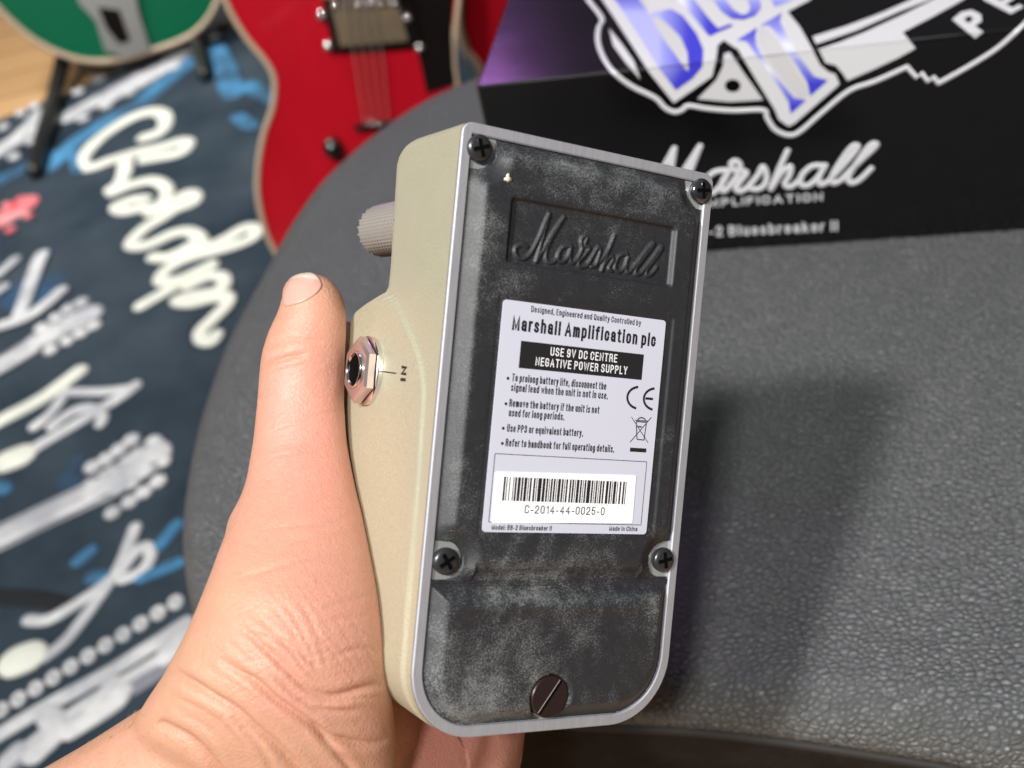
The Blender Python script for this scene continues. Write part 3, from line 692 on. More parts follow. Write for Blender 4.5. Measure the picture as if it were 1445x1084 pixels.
# ------------------------------------------------------------------ guitars behind the stool
def guitar_frame(P, lean, yaw):
    n = Vector((math.sin(yaw) * math.cos(lean), -math.cos(yaw) * math.cos(lean), math.sin(lean))); return P, n
def tr(px, P, n): return [atp(x, y, P, n) for x, y in px]
def binding_tube(pts, rad, n): 
    bm = bmesh.new(); add_tube(bm, pts, rad, 8, closed=True); return bm
def body(root, px, P, n, thick, m, bind, br=.0034, smooth=6):
    pts = [atp(v.x, v.y, P, n) for v in catmull([(a, b, 0) for a, b in px], smooth, True)]
    bm = bmesh.new(); add_slab(bm, pts, -n * thick); b = obj('body', bm, m, root); autosmooth(b, 40)
    bm = bmesh.new(); add_tube(bm, pts, br, 8, closed=True); obj('binding', bm, bind, root)
RG = empty('electric_guitar'); tag(RG, 'red electric guitar with black pickguard and cream binding behind the stool', 'guitar')
P1, n1 = guitar_frame(Vector((0, 1.25, .3)), math.radians(14), 0)
body(RG, [(318, 0), (345, 50), (374, 86), (387, 112), (385, 150), (372, 190), (364, 240), (366, 290), (385, 350), (430, 400), (510, 425), (590, 410), (650, 360), (680, 290), (682, 220), (662, 165), (645, 120), (640, 70), (645, 20), (650, -40), (640, -110), (590, -150), (520, -130), (470, -130), (400, -170), (330, -140), (300, -70)], P1, n1, .045, RED, CREAMBIND)
q1 = P1 + n1 * .002
def plate(root, name, px, P, n, lift, th, m, sm=1):
    pp = P + n * lift; pts = tr(px, pp, n) if sm == 1 else [atp(v.x, v.y, pp, n) for v in catmull([(a, b, 0) for a, b in px], sm, True)]
    bm = bmesh.new(); add_slab(bm, pts, -n * th); return obj(name, bm, m, root, smooth=False)
plate(RG, 'pickguard', [(574, -60), (646, -60), (640, -10), (637, 40), (640, 85), (645, 118), (602, 132), (590, 75), (582, 20)], P1, n1, .003, .0025, BLACKGLOSS)
pr = plate(RG, 'pickup', [(452, -14), (576, -20), (594, 66), (470, 74)], P1, n1, .010, .009, BLACKGLOSS)
plate(pr, 'pickup_cover', [(466, 4), (560, -2), (576, 58), (480, 66)], P1, n1, .016, .012, GOLDISH)
bm = bmesh.new()
for k in range(6):
    c = atp(474 + k * 16.5, 9 - k * 1.0, P1 + n1 * .018, n1); add_cyl(bm, c - n1 * .006, c + n1 * .001, .0052, .0045, 14)
obj('pole_screw', bm, CHROME, pr)
for x, y in ((454, 22), (574, 26), (592, 68), (463, 66)):
    bm = bmesh.new(); c = atp(x, y, P1 + n1 * .011, n1); add_cyl(bm, c - n1 * .006, c + n1 * .002, .0065, .005, 16); obj('screw', bm, CHROME, RG)
bm = bmesh.new(); add_cyl(bm, atp(450, -6, P1 + n1 * .022, n1), atp(570, -12, P1 + n1 * .022, n1), .004, .004, 12); obj('bridge', bm, CHROME, RG)
bm = bmesh.new()
for k in range(4):
    add_tube(bm, [atp(482 + k * 13, -40, P1 + n1 * .020, n1), atp(500 + k * 13, 80, P1 + n1 * .020, n1), atp(515 + k * 11, 175, P1 + n1 * .018, n1)], .0009, 6)
obj('string', bm, SILVER, RG)
bm = bmesh.new(); add_cyl(bm, atp(500, 180, P1 + n1 * .012, n1), atp(570, 172, P1 + n1 * .012, n1), .004, .004, 16); obj('tailpiece', bm, BLACKGLOSS, RG)
for x, y in ((470, 206),):
    bm = bmesh.new(); c = atp(x, y, P1, n1); add_cyl(bm, c, c + n1 * .018, .012, .010, 20); obj('knob', bm, BLACKGLOSS, RG)
bm = bmesh.new(); add_box(bm, (-.03, 1.22, 0), (.10, 1.36, .03)); 
for x in (-.10, .14): add_tube(bm, [Vector((x * 1.4, 1.14, .012)), Vector((x * .7, 1.30, .10)), Vector((.02, 1.40, .16))], .010, 8)
gs = obj('guitar_stand', bm, BLACKM); tag(gs, 'black guitar stand holding the red guitar with the pickguard', 'guitar stand')
RG2 = empty('electric_guitar'); tag(RG2, 'second red guitar, mostly hidden behind the black box', 'guitar')
P2, n2 = guitar_frame(Vector((.2, 1.42, .3)), math.radians(14), math.radians(-12))
body(RG2, [(648, 0), (650, 40), (659, 72), (676, 96), (690, 130), (690, 180), (700, 240), (760, 290), (850, 290), (910, 230), (915, 150), (890, 90), (900, 20), (910, -60), (860, -120), (780, -110), (700, -130), (656, -80)], P2, n2, .045, RED, CREAMBIND, .006)
plate(RG2, 'pickguard', [(760, -60), (820, -60), (850, 60), (800, 120), (760, 60)], P2, n2, .003, .0025, BLACKGLOSS)
bm = bmesh.new()
for x in (.17, .42): add_tube(bm, [Vector((x, 1.34, .012)), Vector((.25 + (x - .25) * .4, 1.50, .12)), Vector((.29, 1.60, .18))], .010, 8)
gs = obj('guitar_stand', bm, BLACKM); tag(gs, 'black guitar stand under the red guitar hidden behind the box', 'guitar stand')
GG = empty('electric_guitar'); tag(GG, 'green hollow body guitar with silver trapeze tailpiece standing on the rug edge', 'guitar')
base_g = atz(150, 100, 0.03); P3, n3 = guitar_frame(Vector((base_g.x, base_g.y, .06)), math.radians(14), math.radians(8))
body(GG, [(0, 14), (28, 41), (55, 61), (83, 75), (111, 84), (144, 87), (178, 82), (208, 73), (249, 60), (277, 44), (300, 16), (314, -30), (310, -90), (285, -140), (275, -180), (285, -230), (260, -290), (200, -320), (150, -310), (90, -320), (20, -290), (-10, -230), (-5, -180), (-30, -130), (-50, -70), (-30, -20)], P3, n3, .07, GREEN, CREAMBIND, .0055)
tp = plate(GG, 'tailpiece', [(105, -20), (188, -20), (196, 20), (212, 70), (178, 82), (148, 72), (135, 30), (112, 5)], P3, n3, .012, .006, SILVER)
plate(tp, 'tailpiece_opening', [(138, 10), (168, 14), (184, 58), (168, 62), (150, 40)], P3, n3, .0135, .0015, BLACKGLOSS)
gs_bm = bmesh.new()
pts = [atp(100, 40, P3 - n3 * .09, n3), atz(78, 130, .03), atz(48, 240, .024)]
add_tube(gs_bm, pts, .014, 8); add_tube(gs_bm, [atp(262, 30, P3 - n3 * .09, n3), atz(282, 75, .03), atz(288, 104, .024)], .014, 8)
add_tube(gs_bm, [atp(100, 40, P3 - n3 * .09, n3), atp(180, -40, P3 - n3 * .10, n3), atp(262, 30, P3 - n3 * .09, n3)], .012, 8)
add_tube(gs_bm, [atp(180, -40, P3 - n3 * .10, n3), Vector((base_g.x + .02, base_g.y + .34, .016))], .012, 8)
gs = obj('guitar_stand', gs_bm, BLACKM); tag(gs, 'black tubular guitar stand with legs on the rug under the green guitar', 'guitar stand')

# ------------------------------------------------------------------ pedal
RP = Matrix(((0.8629177610997376, -0.09242565276290213, -0.49682032596298586), (0.07799696222451566, 0.9957107615914305, -0.04976497899889971), (0.4992889058074128, 0.004192608062399423, 0.8664254212425161)))
TP = Vector((0.01412688, 0.01392146, 0.28001585))
MC = Matrix(((RT.x, -UP.x, FW.x), (RT.y, -UP.y, FW.y), (RT.z, -UP.z, FW.z)))
MP = Matrix.Translation(CAM + MC @ TP) @ (MC @ RP).to_4x4()          # local x right, y down the pedal, z away from the camera
MPi = MP.inverted()
pedal = empty('guitar_pedal', mat=MP)
tag(pedal, 'cream guitar effects pedal held bottom outwards, worn black base with a silver label', 'guitar pedal')
def pl(px, py, w=0.0):                                              # pixel -> point of the plane z = w of the pedal
    o = MPi @ CAM; d = MPi.to_3x3() @ ray(px, py); return o + d * ((w - o.z) / d.z)
def pleft(px, py, x=-.0375):
    o = MPi @ CAM; d = MPi.to_3x3() @ ray(px, py); return o + d * ((x - o.x) / d.x)
HW, HL, RB, RTc = .0374, .0722, .0175, .0028
def half(ins=0.0, n=14):
    """left half outline from the top middle down to the bottom middle"""
    P = [(0, -HL + ins), (-.018, -HL + ins)]; r = max(RTc - ins, .0004)
    for k in range(6):
        a = k / 5 * math.pi / 2; P.append((-HW + ins + r - r * math.sin(a), -HL + ins + r - r * math.cos(a)))
    for v in np.linspace(-HL + RTc + .0006, HL - RB - .0002, 170): P.append((-HW + ins, float(v)))
    r = RB - ins
    for k in range(16):
        a = k / 15 * math.pi / 2; P.append((-HW + ins + r - r * math.cos(a), HL - ins - r + r * math.sin(a)))
    P += [(-.009, HL - ins), (0, HL - ins)]
    return P
DV = [-.0722, -.0705, -.0682, -.066, -.040, -.0345, -.0325, -.030, -.0278, -.026, -.020, .045, .060, .068, .0722]
DW = [.0300, .0345, .0382, .0392, .0372, .0373, .0395, .0500, .0570, .0592, .0602, .0560, .0510, .0455, .0400]
def depth(v): return float(np.interp(v, DV, DW))
GV = [-.0345, -.0326, -.0297, -.020, -.011, 0, .02, .0722]; GW = [.050, .037, .0272, .0140, .0068, .0055, .0045, .0035]
_gs = catmull([(a, b, 0) for a, b in zip(GV, GW)], 8); GVS = [p.x for p in _gs]; GWS = [p.y for p in _gs]
def boss(v, w):
    if v < -.0345: return 0.0
    g = float(np.interp(v, GVS, GWS)); t = min(1, max(0, (w - g) / .0018 + .5)); return .0007 * t * t * (3 - 2 * t)
bm = bmesh.new(); R_ = []
NW = 84
for k in range(NW + 1):
    t = k / NW; R_.append([(u, v, .0003 + t * (depth(v) - .005 - .0003)) for u, v in half(0)])
for a in np.linspace(0, math.pi / 2, 7)[1:]:
    ins = .0045 * (1 - math.cos(a)); R_.append([(u, v, depth(v) - .005 + .005 * math.sin(a)) for (u, v) in half(ins)])
VL, VR = [], []
for rg in R_:
    L = []; Rr = []
    for u, v, w in rg:
        b_ = boss(v, w) if abs(u) > .012 else 0
        L.append(bm.verts.new((u - b_ if u < 0 else u, v, w))); Rr.append(bm.verts.new((-u + b_ if u < 0 else -u, v, w)))
    VL.append(L); VR.append(Rr)
for X, Y, fl_ in ((VL[i], VL[i + 1], 0) for i in range(len(VL) - 1)):
    for j in range(len(X) - 1): bm.faces.new((X[j], X[j + 1], Y[j + 1], Y[j]))
for X, Y in ((VR[i], VR[i + 1]) for i in range(len(VR) - 1)):
    for j in range(len(X) - 1): bm.faces.new((X[j], Y[j], Y[j + 1], X[j + 1]))
for A_, B_ in ((VL[-1], VR[-1]),):
    for j in range(len(A_) - 1):
        try: bm.faces.new((A_[j], A_[j + 1], B_[j + 1], B_[j]))
        except ValueError: pass
bmesh.ops.remove_doubles(bm, verts=bm.verts, dist=1e-6)
casing = obj('casing', bm, CREAM, pedal); autosmooth(casing, 50)
# ground metal rim
def full(ins): 
    h_ = half(ins); return h_ + [(-u, v) for u, v in reversed(h_[1:-1])]
bm = bmesh.new()
loops = []
for ins, w in ((.0001, .0010), (.0001, -.0002), (.0004, -.0005), (.0025, -.0005), (.0028, -.0002), (.0028, .0010)):
    loops.append([bm.verts.new((u, v, w)) for u, v in full(ins)])
for A_, B_ in zip(loops, loops[1:]):
    for j in range(len(A_)): bm.faces.new((A_[j], A_[(j + 1) % len(A_)], B_[(j + 1) % len(A_)], B_[j]))
rim = obj('rim', bm, ALU, pedal); autosmooth(rim, 30)
bm = bmesh.new(); add_slab(bm, [Vector((u, v, .0004)) for u, v in full(.0029)], Vector((0, 0, .0008))); obj('base_sheet', bm, PLATE, pedal, smooth=False)

# moulded rubber base as a height field
TOPW = -.0030
def lmap(o, s, pts, w): return [pl(o[0] + x * s, o[1] + y * s, w) for x, y in pts]
kM = ((700, 270), .19377)
script = [[(235, 400), (190, 390), (152, 410), (148, 450), (180, 490), (230, 482), (275, 430), (325, 330), (365, 230), (398, 160)], [(398, 160), (345, 350), (300, 512)], [(300, 512), (355, 420), (430, 290), (507, 185)],
          [(507, 185), (430, 310), (385, 400), (370, 470), (385, 515), (425, 515), (470, 470)], [(552, 395), (500, 405), (462, 455), (460, 500), (490, 515), (530, 480), (558, 400)], [(558, 400), (545, 480), (565, 522), (600, 495)],
          [(598, 500), (635, 425), (628, 365), (648, 328), (672, 340), (655, 395), (692, 410), (650, 470), (608, 520), (625, 553), (675, 535)], [(668, 545), (720, 460), (757, 402), (768, 440), (752, 495), (735, 538), (700, 550)],
          [(768, 512), (820, 440), (852, 370), (873, 315)], [(870, 320), (820, 450), (778, 578)], [(780, 575), (812, 510), (852, 473), (862, 500), (830, 560), (850, 578)],
          [(962, 452), (910, 470), (880, 520), (875, 565), (910, 585), (945, 550), (972, 475)], [(972, 475), (955, 540), (962, 590), (995, 572)],
          [(990, 578), (1060, 490), (1120, 412), (1157, 372), (1150, 400), (1090, 480), (1030, 560), (1030, 606), (1075, 590)], [(1068, 592), (1140, 500), (1190, 430), (1217, 398), (1210, 430), (1160, 500), (1108, 570), (1105, 612), (1140, 602), (1182, 550)]]
segs = []
for s in script:
    q = catmull([(p.x, p.y, 0) for p in lmap(*kM, s, TOPW + .0008)], 6)
    for a, b in zip(q, q[1:]): segs.append((a.x, a.y, b.x, b.y))
segs = np.array(segs)
step = .00028
us = np.arange(-.0356, .0356 + step / 2, step); vs_ = np.arange(-.0706, .0706 + step / 2, step)
U, V = np.meshgrid(us, vs_, indexing='ij')
def sdrr(U, V, cx, cy, hw, hl, r):          # signed distance to a rounded rectangle, negative inside
    dx = np.abs(U - cx) - (hw - r); dy = np.abs(V - cy) - (hl - r)
    return np.minimum(np.maximum(dx, dy), 0) + np.hypot(np.maximum(dx, 0), np.maximum(dy, 0)) - r
def sstep(x): x = np.clip(x, 0, 1); return x * x * (3 - 2 * x)
fx, fy = np.abs(U), V
# outline distance: square top corners, wide bottom corners
d_out = sdrr(U, V, 0, 0, HW - .0029, HL - .0029, .0006)
rr_ = RB - .0029; cxr, cyr = HW - RB, HL - RB
bot = (V > cyr) & (np.abs(U) > cxr); d_bot = np.hypot(np.abs(U) - cxr, V - cyr) - rr_
d_out = np.where(bot, d_bot, d_out)
scr = [pl(677, 209, -.001), pl(990, 269, -.001), pl(629, 792, -.001), pl(936, 790, -.001)]
def split_v(a, b): return sdrr(U, V, 0, (a + b) / 2, .06, (b - a) / 2, .0001)
VS = pl(760, 824, -.001).y
bevel_w = .0042
def plate_h(d, bw): return np.where(d < 0, sstep(-d / bw) * .75 + .25 * np.clip(-d / bw, 0, 1), 0)
dA = np.maximum(d_out, split_v(-.09, VS)); dB = np.maximum(d_out, split_v(VS, .09))
def height(d, lower):
    h = .0030 * plate_h(d, bevel_w)
    if not lower:
        for s in scr:
            q = np.hypot(U - s.x, V - s.y); bowl = sstep((q - .0046) / .0045)
            h = h * (.30 + .70 * bowl); su, sv = math.copysign(1, s.x), math.copysign(1, s.y)
            open_ = ((U - s.x) * su > 0) & (np.abs(V - s.y) < .0046)
            if sv < 0: open_ |= ((V - s.y) * sv > 0) & (np.abs(U - s.x) < .0046) | (((V - s.y) * sv > 0) & ((U - s.x) * su > 0))
            h = np.where((q < .0046) | open_, -.0012, h)
        # corner side of the notches opens to the edge
        pc = [pl(722, 283, TOPW), pl(962, 315, TOPW), pl(945, 405, TOPW), pl(715, 372, TOPW)]
        cx = sum(p.x for p in pc) / 4; cy = sum(p.y for p in pc) / 4; hw = (abs(pc[1].x - pc[0].x) + abs(pc[2].x - pc[3].x)) / 4; hl = (abs(pc[3].y - pc[0].y) + abs(pc[2].y - pc[1].y)) / 4
        dp = sdrr(U, V, cx, cy, hw, hl, .0012)
        h = h - .0014 * sstep((-dp + .0002) / .0011)
        dist = np.full(U.shape, 9.0); box_ = (dp < 0); uu, vv = U[box_], V[box_]; dd = np.full(uu.shape, 9.0)
        for ax, ay, bx_, by in segs:
            ex, ey = bx_ - ax, by - ay; L2 = ex * ex + ey * ey + 1e-14; t = np.clip(((uu - ax) * ex + (vv - ay) * ey) / L2, 0, 1)
            dd = np.minimum(dd, np.hypot(uu - ax - t * ex, vv - ay - t * ey))
        dist[box_] = dd; h = h + .00062 * sstep((.00062 - dist) / .00042)
        # shallow tray for the label and a cross rib above the split
        lp = [pl(711, 424, TOPW), pl(940, 451, TOPW), pl(912, 754, TOPW), pl(680, 751, TOPW)]
        dl = sdrr(U, V, sum(p.x for p in lp) / 4 + .0008, sum(p.y for p in lp) / 4, .0262, .0288, .001); h = h - .0004 * sstep((-dl) / .001)
        rb = np.abs(V - (VS - .0075)); h = np.where(d < -bevel_w, h, h)
        h = h - .0010 * sstep(1 - np.abs(V - (VS - .003)) / .0028) * (np.abs(U) < .024)
    else:
        h = h + .00035 * sstep(1 - np.abs(V - (VS + .0055)) / .0016) * sstep((.031 - np.abs(U)) / .002)
        bs = pl(778, 985, TOPW); q = np.hypot(U - bs.x, V - bs.y)
        h = h - .0004 * sstep((.0064 - q) / .0006); h = np.where(q < .0055, -.0012, h)
    h = np.where(d > 0, np.where(d_out > 0, -.0012, .0004 if lower else .0003), h)
    return h
n1d = rng.normal(size=U.shape)
def dust_sheen_map(h, d, lower):
    du = np.zeros(U.shape) - .28
    du += .34 * sstep(1 - np.abs(d + .0022) / .004) * (U < 0)               # thumb-side bevel faces the light: its pale sheen is painted in here
    du += .22 * sstep(1 - np.abs(d + .004) / .005)
    for cx, cy, r, a in ((-.024, .057, .013, .55), (-.004, .057, .010, .45), (-.02, .064, .012, .5), (.02, -.055, .016, .2), (-.01, -.064, .02, .55), (.015, -.066, .014, .5), (-.028, -.045, .008, .35), (-.022, -.037, .01, .5), (.0, .036, .03, .35), (.03, .045, .008, .4), (.0, .030, .03, .3), (-.026, .02, .006, .25)):
        du += a * np.exp(-((U - cx) ** 2 + (V - cy) ** 2) / r ** 2)
    if not lower:
        cx, cy = pl(836, 345, TOPW).x, pl(836, 345, TOPW).y; dp = sdrr(U, V, cx, cy, .026, .0092, .002); du *= 1 - .75 * sstep(-dp / .002 + .3)
        du += .5 * sstep(1 - np.abs(V - .0262) / .003) * 0
    return np.clip(du, -.3, 1)
def field(name, d, lower, keep):
    h = height(d, lower); du = dust_sheen_map(h, d, lower)
    nu, nv_ = U.shape; idx = -np.ones(U.shape, int)
    use = keep & (d < .0009); idx[use] = np.arange(use.sum())
    Vt = np.stack([U[use], V[use], -h[use] + .0002], 1)
    a, b, c, dd = idx[:-1, :-1], idx[1:, :-1], idx[1:, 1:], idx[:-1, 1:]
    ok = (a >= 0) & (b >= 0) & (c >= 0) & (dd >= 0)
    hh = np.maximum.reduce([h[:-1, :-1], h[1:, :-1], h[1:, 1:], h[:-1, 1:]]); ok &= hh > -.0011
    Fq = np.stack([a[ok], dd[ok], c[ok], b[ok]], 1)
    me = bpy.data.meshes.new(name); me.from_pydata(Vt.tolist(), [], Fq.tolist()); me.update()
    at = me.attributes.new('dust_sheen', 'FLOAT', 'POINT'); at.data.foreach_set('value', du[use].astype(np.float32))
    return link(name, me, RUBBER, pedal)
field('base_cover', dA, False, V < VS + .003)
door = field('battery_door', dB, True, V > VS - .003)
# corner screws
def screw(s, m_):
    M = Matrix.Translation((s.x, s.y, .0002)) @ Matrix.Rotation(math.pi, 4, 'X')
    bm = bmesh.new(); add_lathe(bm, [(.0026, -.001), (.0031, .0002), (.0032, .0013), (.0030, .0017), (.0024, .0020), (.0014, .00212), (.0006, .00214)], M, 32)
    o = obj('screw', bm, m_, pedal)
    bm = bmesh.new(); r0 = random.uniform(0, 1.5)
    for k in range(2):
        Q = M @ Matrix.Rotation(r0 + k * math.pi / 2, 4, 'Z'); add_box(bm, (-.0021, -.00045, .0015 + k * .00003), (.0021, .00045, .00222 + k * .00003), Q)
    obj('cross_recess', bm, HOLE, o, smooth=False)
    bm = bmesh.new()
    for k in range(4):
        Q = M @ Matrix.Rotation(r0 + k * math.pi / 2, 4, 'Z'); add_box(bm, (.0007, .00046, .0016), (.0020, .00060, .00226), Q)
    obj('recess_glint', bm, SCREWCHROME, o, smooth=False)  # pale strips added as glints along the recess arms
for i, s in enumerate(scr): screw(s, SCREWCHROME if i == 1 else SCREWM)
bs = pl(778, 985, TOPW)
M = Matrix.Translation((bs.x, bs.y, -.0008)) @ Matrix.Rotation(math.pi, 4, 'X') @ Matrix.Rotation(-.75, 4, 'Z')
bm = bmesh.new(); n_ = 48
add_lathe(bm, [(.0053, -.001), (.0053, .0013), (.0050, .0017)], M, n_); bsc = obj('battery_screw', bm, BROWNPL, pedal); autosmooth(bsc, 30)
bm = bmesh.new(); add_box(bm, (-.0049, -.0004, .00165), (.0049, .0004, .00176), Matrix.Translation((bs.x, bs.y, -.0008)) @ Matrix.Rotation(math.pi, 4, 'X') @ Matrix.Rotation(math.radians(55), 4, 'Z')); obj('slot', bm, HOLE, bsc, smooth=False)
bm = bmesh.new(); add_box(bm, (-.0048, .00042, .00166), (.0048, .00054, .00186), Matrix.Translation((bs.x, bs.y, -.0008)) @ Matrix.Rotation(math.pi, 4, 'X') @ Matrix.Rotation(math.radians(55), 4, 'Z')); obj('slot_edge', bm, mat('pale_edge', (.25, .22, .21), .5), bsc, smooth=False)  # paler strip along one side of the slot
# label
LW = TOPW + .0002
lc = [pl(711, 424, LW), pl(940, 451, LW), pl(912, 754, LW), pl(680, 751, LW)]
u0 = (lc[0].x + lc[3].x) / 2; u1 = (lc[1].x + lc[2].x) / 2; v0 = (lc[0].y + lc[1].y) / 2; v1 = (lc[2].y + lc[3].y) / 2
def rrect(u0, v0, u1, v1, r, w, n=5):
    P = []
    for cx, cy, a0 in ((u1 - r, v1 - r, 0), (u0 + r, v1 - r, 90), (u0 + r, v0 + r, 180), (u1 - r, v0 + r, 270)):
        for k in range(n + 1): a = math.radians(a0 + 90 * k / n); P.append(Vector((cx + r * math.cos(a), cy + r * math.sin(a), w)))
    return P
bm = bmesh.new(); add_slab(bm, rrect(u0, v0, u1, v1, .0009, LW), Vector((0, 0, .0003))); label = obj('label', bm, LABEL, pedal, smooth=False)
UPV = Vector((0, -1, 0)); LI = LW - .00006
def lt(bm, s, a, b, cap, bold=.14, w=LI):
    A_, B_ = pl(*a, w), pl(*b, w); vy = (A_.y + B_.y) / 2; add_text(bm, s, (A_.x, vy, w), (B_.x, vy, w), cap, UPV, bold)
def rect(bm, corners, w=LI):
    q = [pl(*p, w) for p in corners]; a = (q[0].x + q[3].x) / 2; b = (q[1].x + q[2].x) / 2; c = (q[0].y + q[1].y) / 2; d = (q[2].y + q[3].y) / 2
    bm.faces.new([bm.verts.new(p) for p in ((a, c, w), (a, d, w), (b, d, w), (b, c, w))]); return a, b, c, d
def bar(bm, a, b, th, w=LI):
    a, b = Vector((a.x, a.y, w)), Vector((b.x, b.y, w)); t = (b - a).normalized(); s = Vector((-t.y, t.x, 0)) * th / 2
    bm.faces.new([bm.verts.new(p) for p in (a + s, a - s, b - s, b + s)])
bm = bmesh.new()
lt(bm, 'Designed, Engineered and Quality Controlled by', (749.2, 442), (904.2, 458.5), .00150, .13)
lt(bm, 'Marshall Amplification plc', (722, 467.2), (924.5, 488), .0034, .17)
lt(bm, 'To prolong battery life, disconnect the', (722, 538.9), (855, 549.5), .00185, .135)
lt(bm, 'signal lead when the unit is not in use.', (720.7, 552.4), (857.3, 563), .00185, .135)
lt(bm, 'Remove the battery if the unit is not', (718.2, 574.7), (845.3, 583), .00185, .135)
lt(bm, 'used for long periods.', (717.4, 587.9), (795.9, 593), .00185, .135)
lt(bm, 'Use PP3 or equivalent battery.', (714.9, 610), (822.4, 615.8), .00185, .135)
lt(bm, 'Refer to handbook for full operating details.', (713, 630.7), (866.3, 638), .00185, .135)
lt(bm, 'Model: BB-2 Bluesbreaker II', (693.6, 747.9), (778, 748.9), .00120, .15)
lt(bm, 'Made in China', (859.5, 749.3), (899, 749.7), .00120, .15)
for x, y in ((716.8, 534), (713.9, 569.9), (710.1, 604.5), (708.8, 625.8)):
    c = pl(x, y, LI); bm.faces.new([bm.verts.new((c.x + .00038 * math.cos(a), c.y - .00038 * math.sin(a), LI)) for a in np.linspace(0, 2 * math.pi, 13)[:-1]])
rect(bm, [(735.2, 481.7), (908.7, 499.7), (905.4, 535.6), (731.9, 519.9)])
rect(bm, [(889, 631.7), (912, 633), (912, 638.6), (889, 637.4)])
# frame
q = [pl(*p, LI) for p in ((698.5, 641.3), (912.6, 650.7), (904.9, 739.6), (689.4, 738.2))]
fa, fb, fc, fd = (q[0].x + q[3].x) / 2, (q[1].x + q[2].x) / 2, (q[0].y + q[1].y) / 2, (q[2].y + q[3].y) / 2
t_ = .00009
for a, b in (((fa, fc), (fb, fc)), ((fb, fc + t_), (fb, fd - t_)), ((fb, fd), (fa, fd)), ((fa, fd - t_), (fa, fc + t_))): bar(bm, Vector((*a, 0)), Vector((*b, 0)), .00016)
# CE mark
def arc_band(bm, cx, cy, rx, ry, th, a0, a1, w=LI, n=20):
    P = []; Q = []
    for k in range(n + 1):
        a = math.radians(a0 + (a1 - a0) * k / n); P.append(bm.verts.new((cx + (rx) * math.cos(a), cy + ry * math.sin(a), w))); Q.append(bm.verts.new((cx + (rx - th) * math.cos(a), cy + (ry - th) * math.sin(a), w)))
    for k in range(n): bm.faces.new((P[k], P[k + 1], Q[k + 1], Q[k]))
for x, y, e in ((902, 561.5, 0), (925, 563.5, 1)):
    c = pl(x, y, LI); arc_band(bm, c.x, c.y, .0040, .00305, .00062, 100, 260)
    if e: bar(bm, Vector((c.x - .0032, c.y, 0)), Vector((c.x - .0008, c.y, 0)), .0006)
# crossed-out bin
bins = [((891, 588.5), (914.5, 625)), ((919, 589), (889, 624))]
for k, (a, b) in enumerate(bins): bar(bm, pl(*a, LI), pl(*b, LI), .00019, LI - k * .00002)
pa, pb_, pc_, pd_ = pl(897.5, 595, LI), pl(912, 596, LI), pl(908.5, 621, LI), pl(898.5, 620, LI)
for k, (a, b) in enumerate(((pa, pb_), (pb_, pc_), (pc_, pd_), (pd_, pa), (pl(896, 593, LI), pl(913.5, 594.3, LI)))): bar(bm, a, b, .00022, LI - .00004 - k * .00001)
c = pl(905.5, 591.5, LI); arc_band(bm, c.x, c.y + .0003, .0013, .0008, .0003, 180, 360)
bar(bm, pl(899, 602, LI), pl(905, 602.3, LI), .0003, LI - .0001)
obj('label_print', bm, INK, label, smooth=False, recalc=False)
bm = bmesh.new(); w2 = LI - .00004
lt(bm, 'USE 9V DC CENTRE', (776.3, 502.6), (870.5, 511.1), .00205, .135, w2); lt(bm, 'NEGATIVE POWER SUPPLY', (755.2, 517.2), (884.8, 527.6), .00205, .135, w2)
obj('label_print', bm, INKLIGHT, label, smooth=False, recalc=False)
bm = bmesh.new(); q = [pl(*p, LI) for p in ((699, 666), (897.3, 670), (892.3, 738.2), (692.9, 738.2))]
sa, sb, sc_, sd = (q[0].x + q[3].x) / 2, (q[1].x + q[2].x) / 2, (q[0].y + q[1].y) / 2, (q[2].y + q[3].y) / 2
rot = Matrix.Translation(((sa + sb) / 2, (sc_ + sd) / 2, 0)) @ Matrix.Rotation(math.radians(-.9), 4, 'Z') @ Matrix.Translation((-(sa + sb) / 2, -(sc_ + sd) / 2, 0))
add_slab(bm, [rot @ p for p in rrect(sa, sc_, sb, sd, .0005, LI - .00012)], Vector((0, 0, .0001))); obj('barcode_sticker', bm, STICKER, label, smooth=False)
bm = bmesh.new(); w3 = LI - .00018
lt(bm, 'C-2014-44-0025-0', (739.8, 725.6), (852.7, 726.2), .0020, .115, w3)
q = [pl(*p, w3) for p in ((711.3, 674.7), (885.5, 678.2), (883.1, 710.1), (708.4, 708.2))]
pat = '1101001000101101110110111010110011010111101110110101101101011101101011001101101011101101011011110110101101011011001110110101110100110011010'
xs = 0.0; tot = len(pat); ya, yb = (q[0].y + q[1].y) / 2, (q[2].y + q[3].y) / 2; xa, xb = (q[0].x + q[3].x) / 2, (q[1].x + q[2].x) / 2
i = 0
while i < tot:
    if pat[i] == '1':
        j = i
        while j < tot and pat[j] == '1': j += 1
        p0 = xa + (xb - xa) * i / tot; p1 = xa + (xb - xa) * (j - .15) / tot
        bm.faces.new([bm.verts.new(p) for p in ((p0, ya, w3), (p0, yb, w3), (p1, yb, w3), (p1, ya, w3))]); i = j
    else: i += 1
obj('barcode_print', bm, INK, label, smooth=False, recalc=False)
# cream paint chip on the rubber
bm = bmesh.new(); c = pl(717, 251, TOPW); bm2 = [(0, -.0011), (.0004, -.0006), (.0003, -.0002), (.0009, 0), (.0010, .0006), (.0004, .0006), (.0001, .0011), (-.0004, .0007), (-.0010, .0007), (-.0009, .0002), (-.0004, -.0002), (-.0004, -.0007)]
add_slab(bm, [Vector((c.x + a, c.y + b, TOPW + .0009)) for a, b in bm2], Vector((0, 0, -.0010))); obj('paint_chip', bm, mat('chip', (.62, .57, .47), .7), pedal)
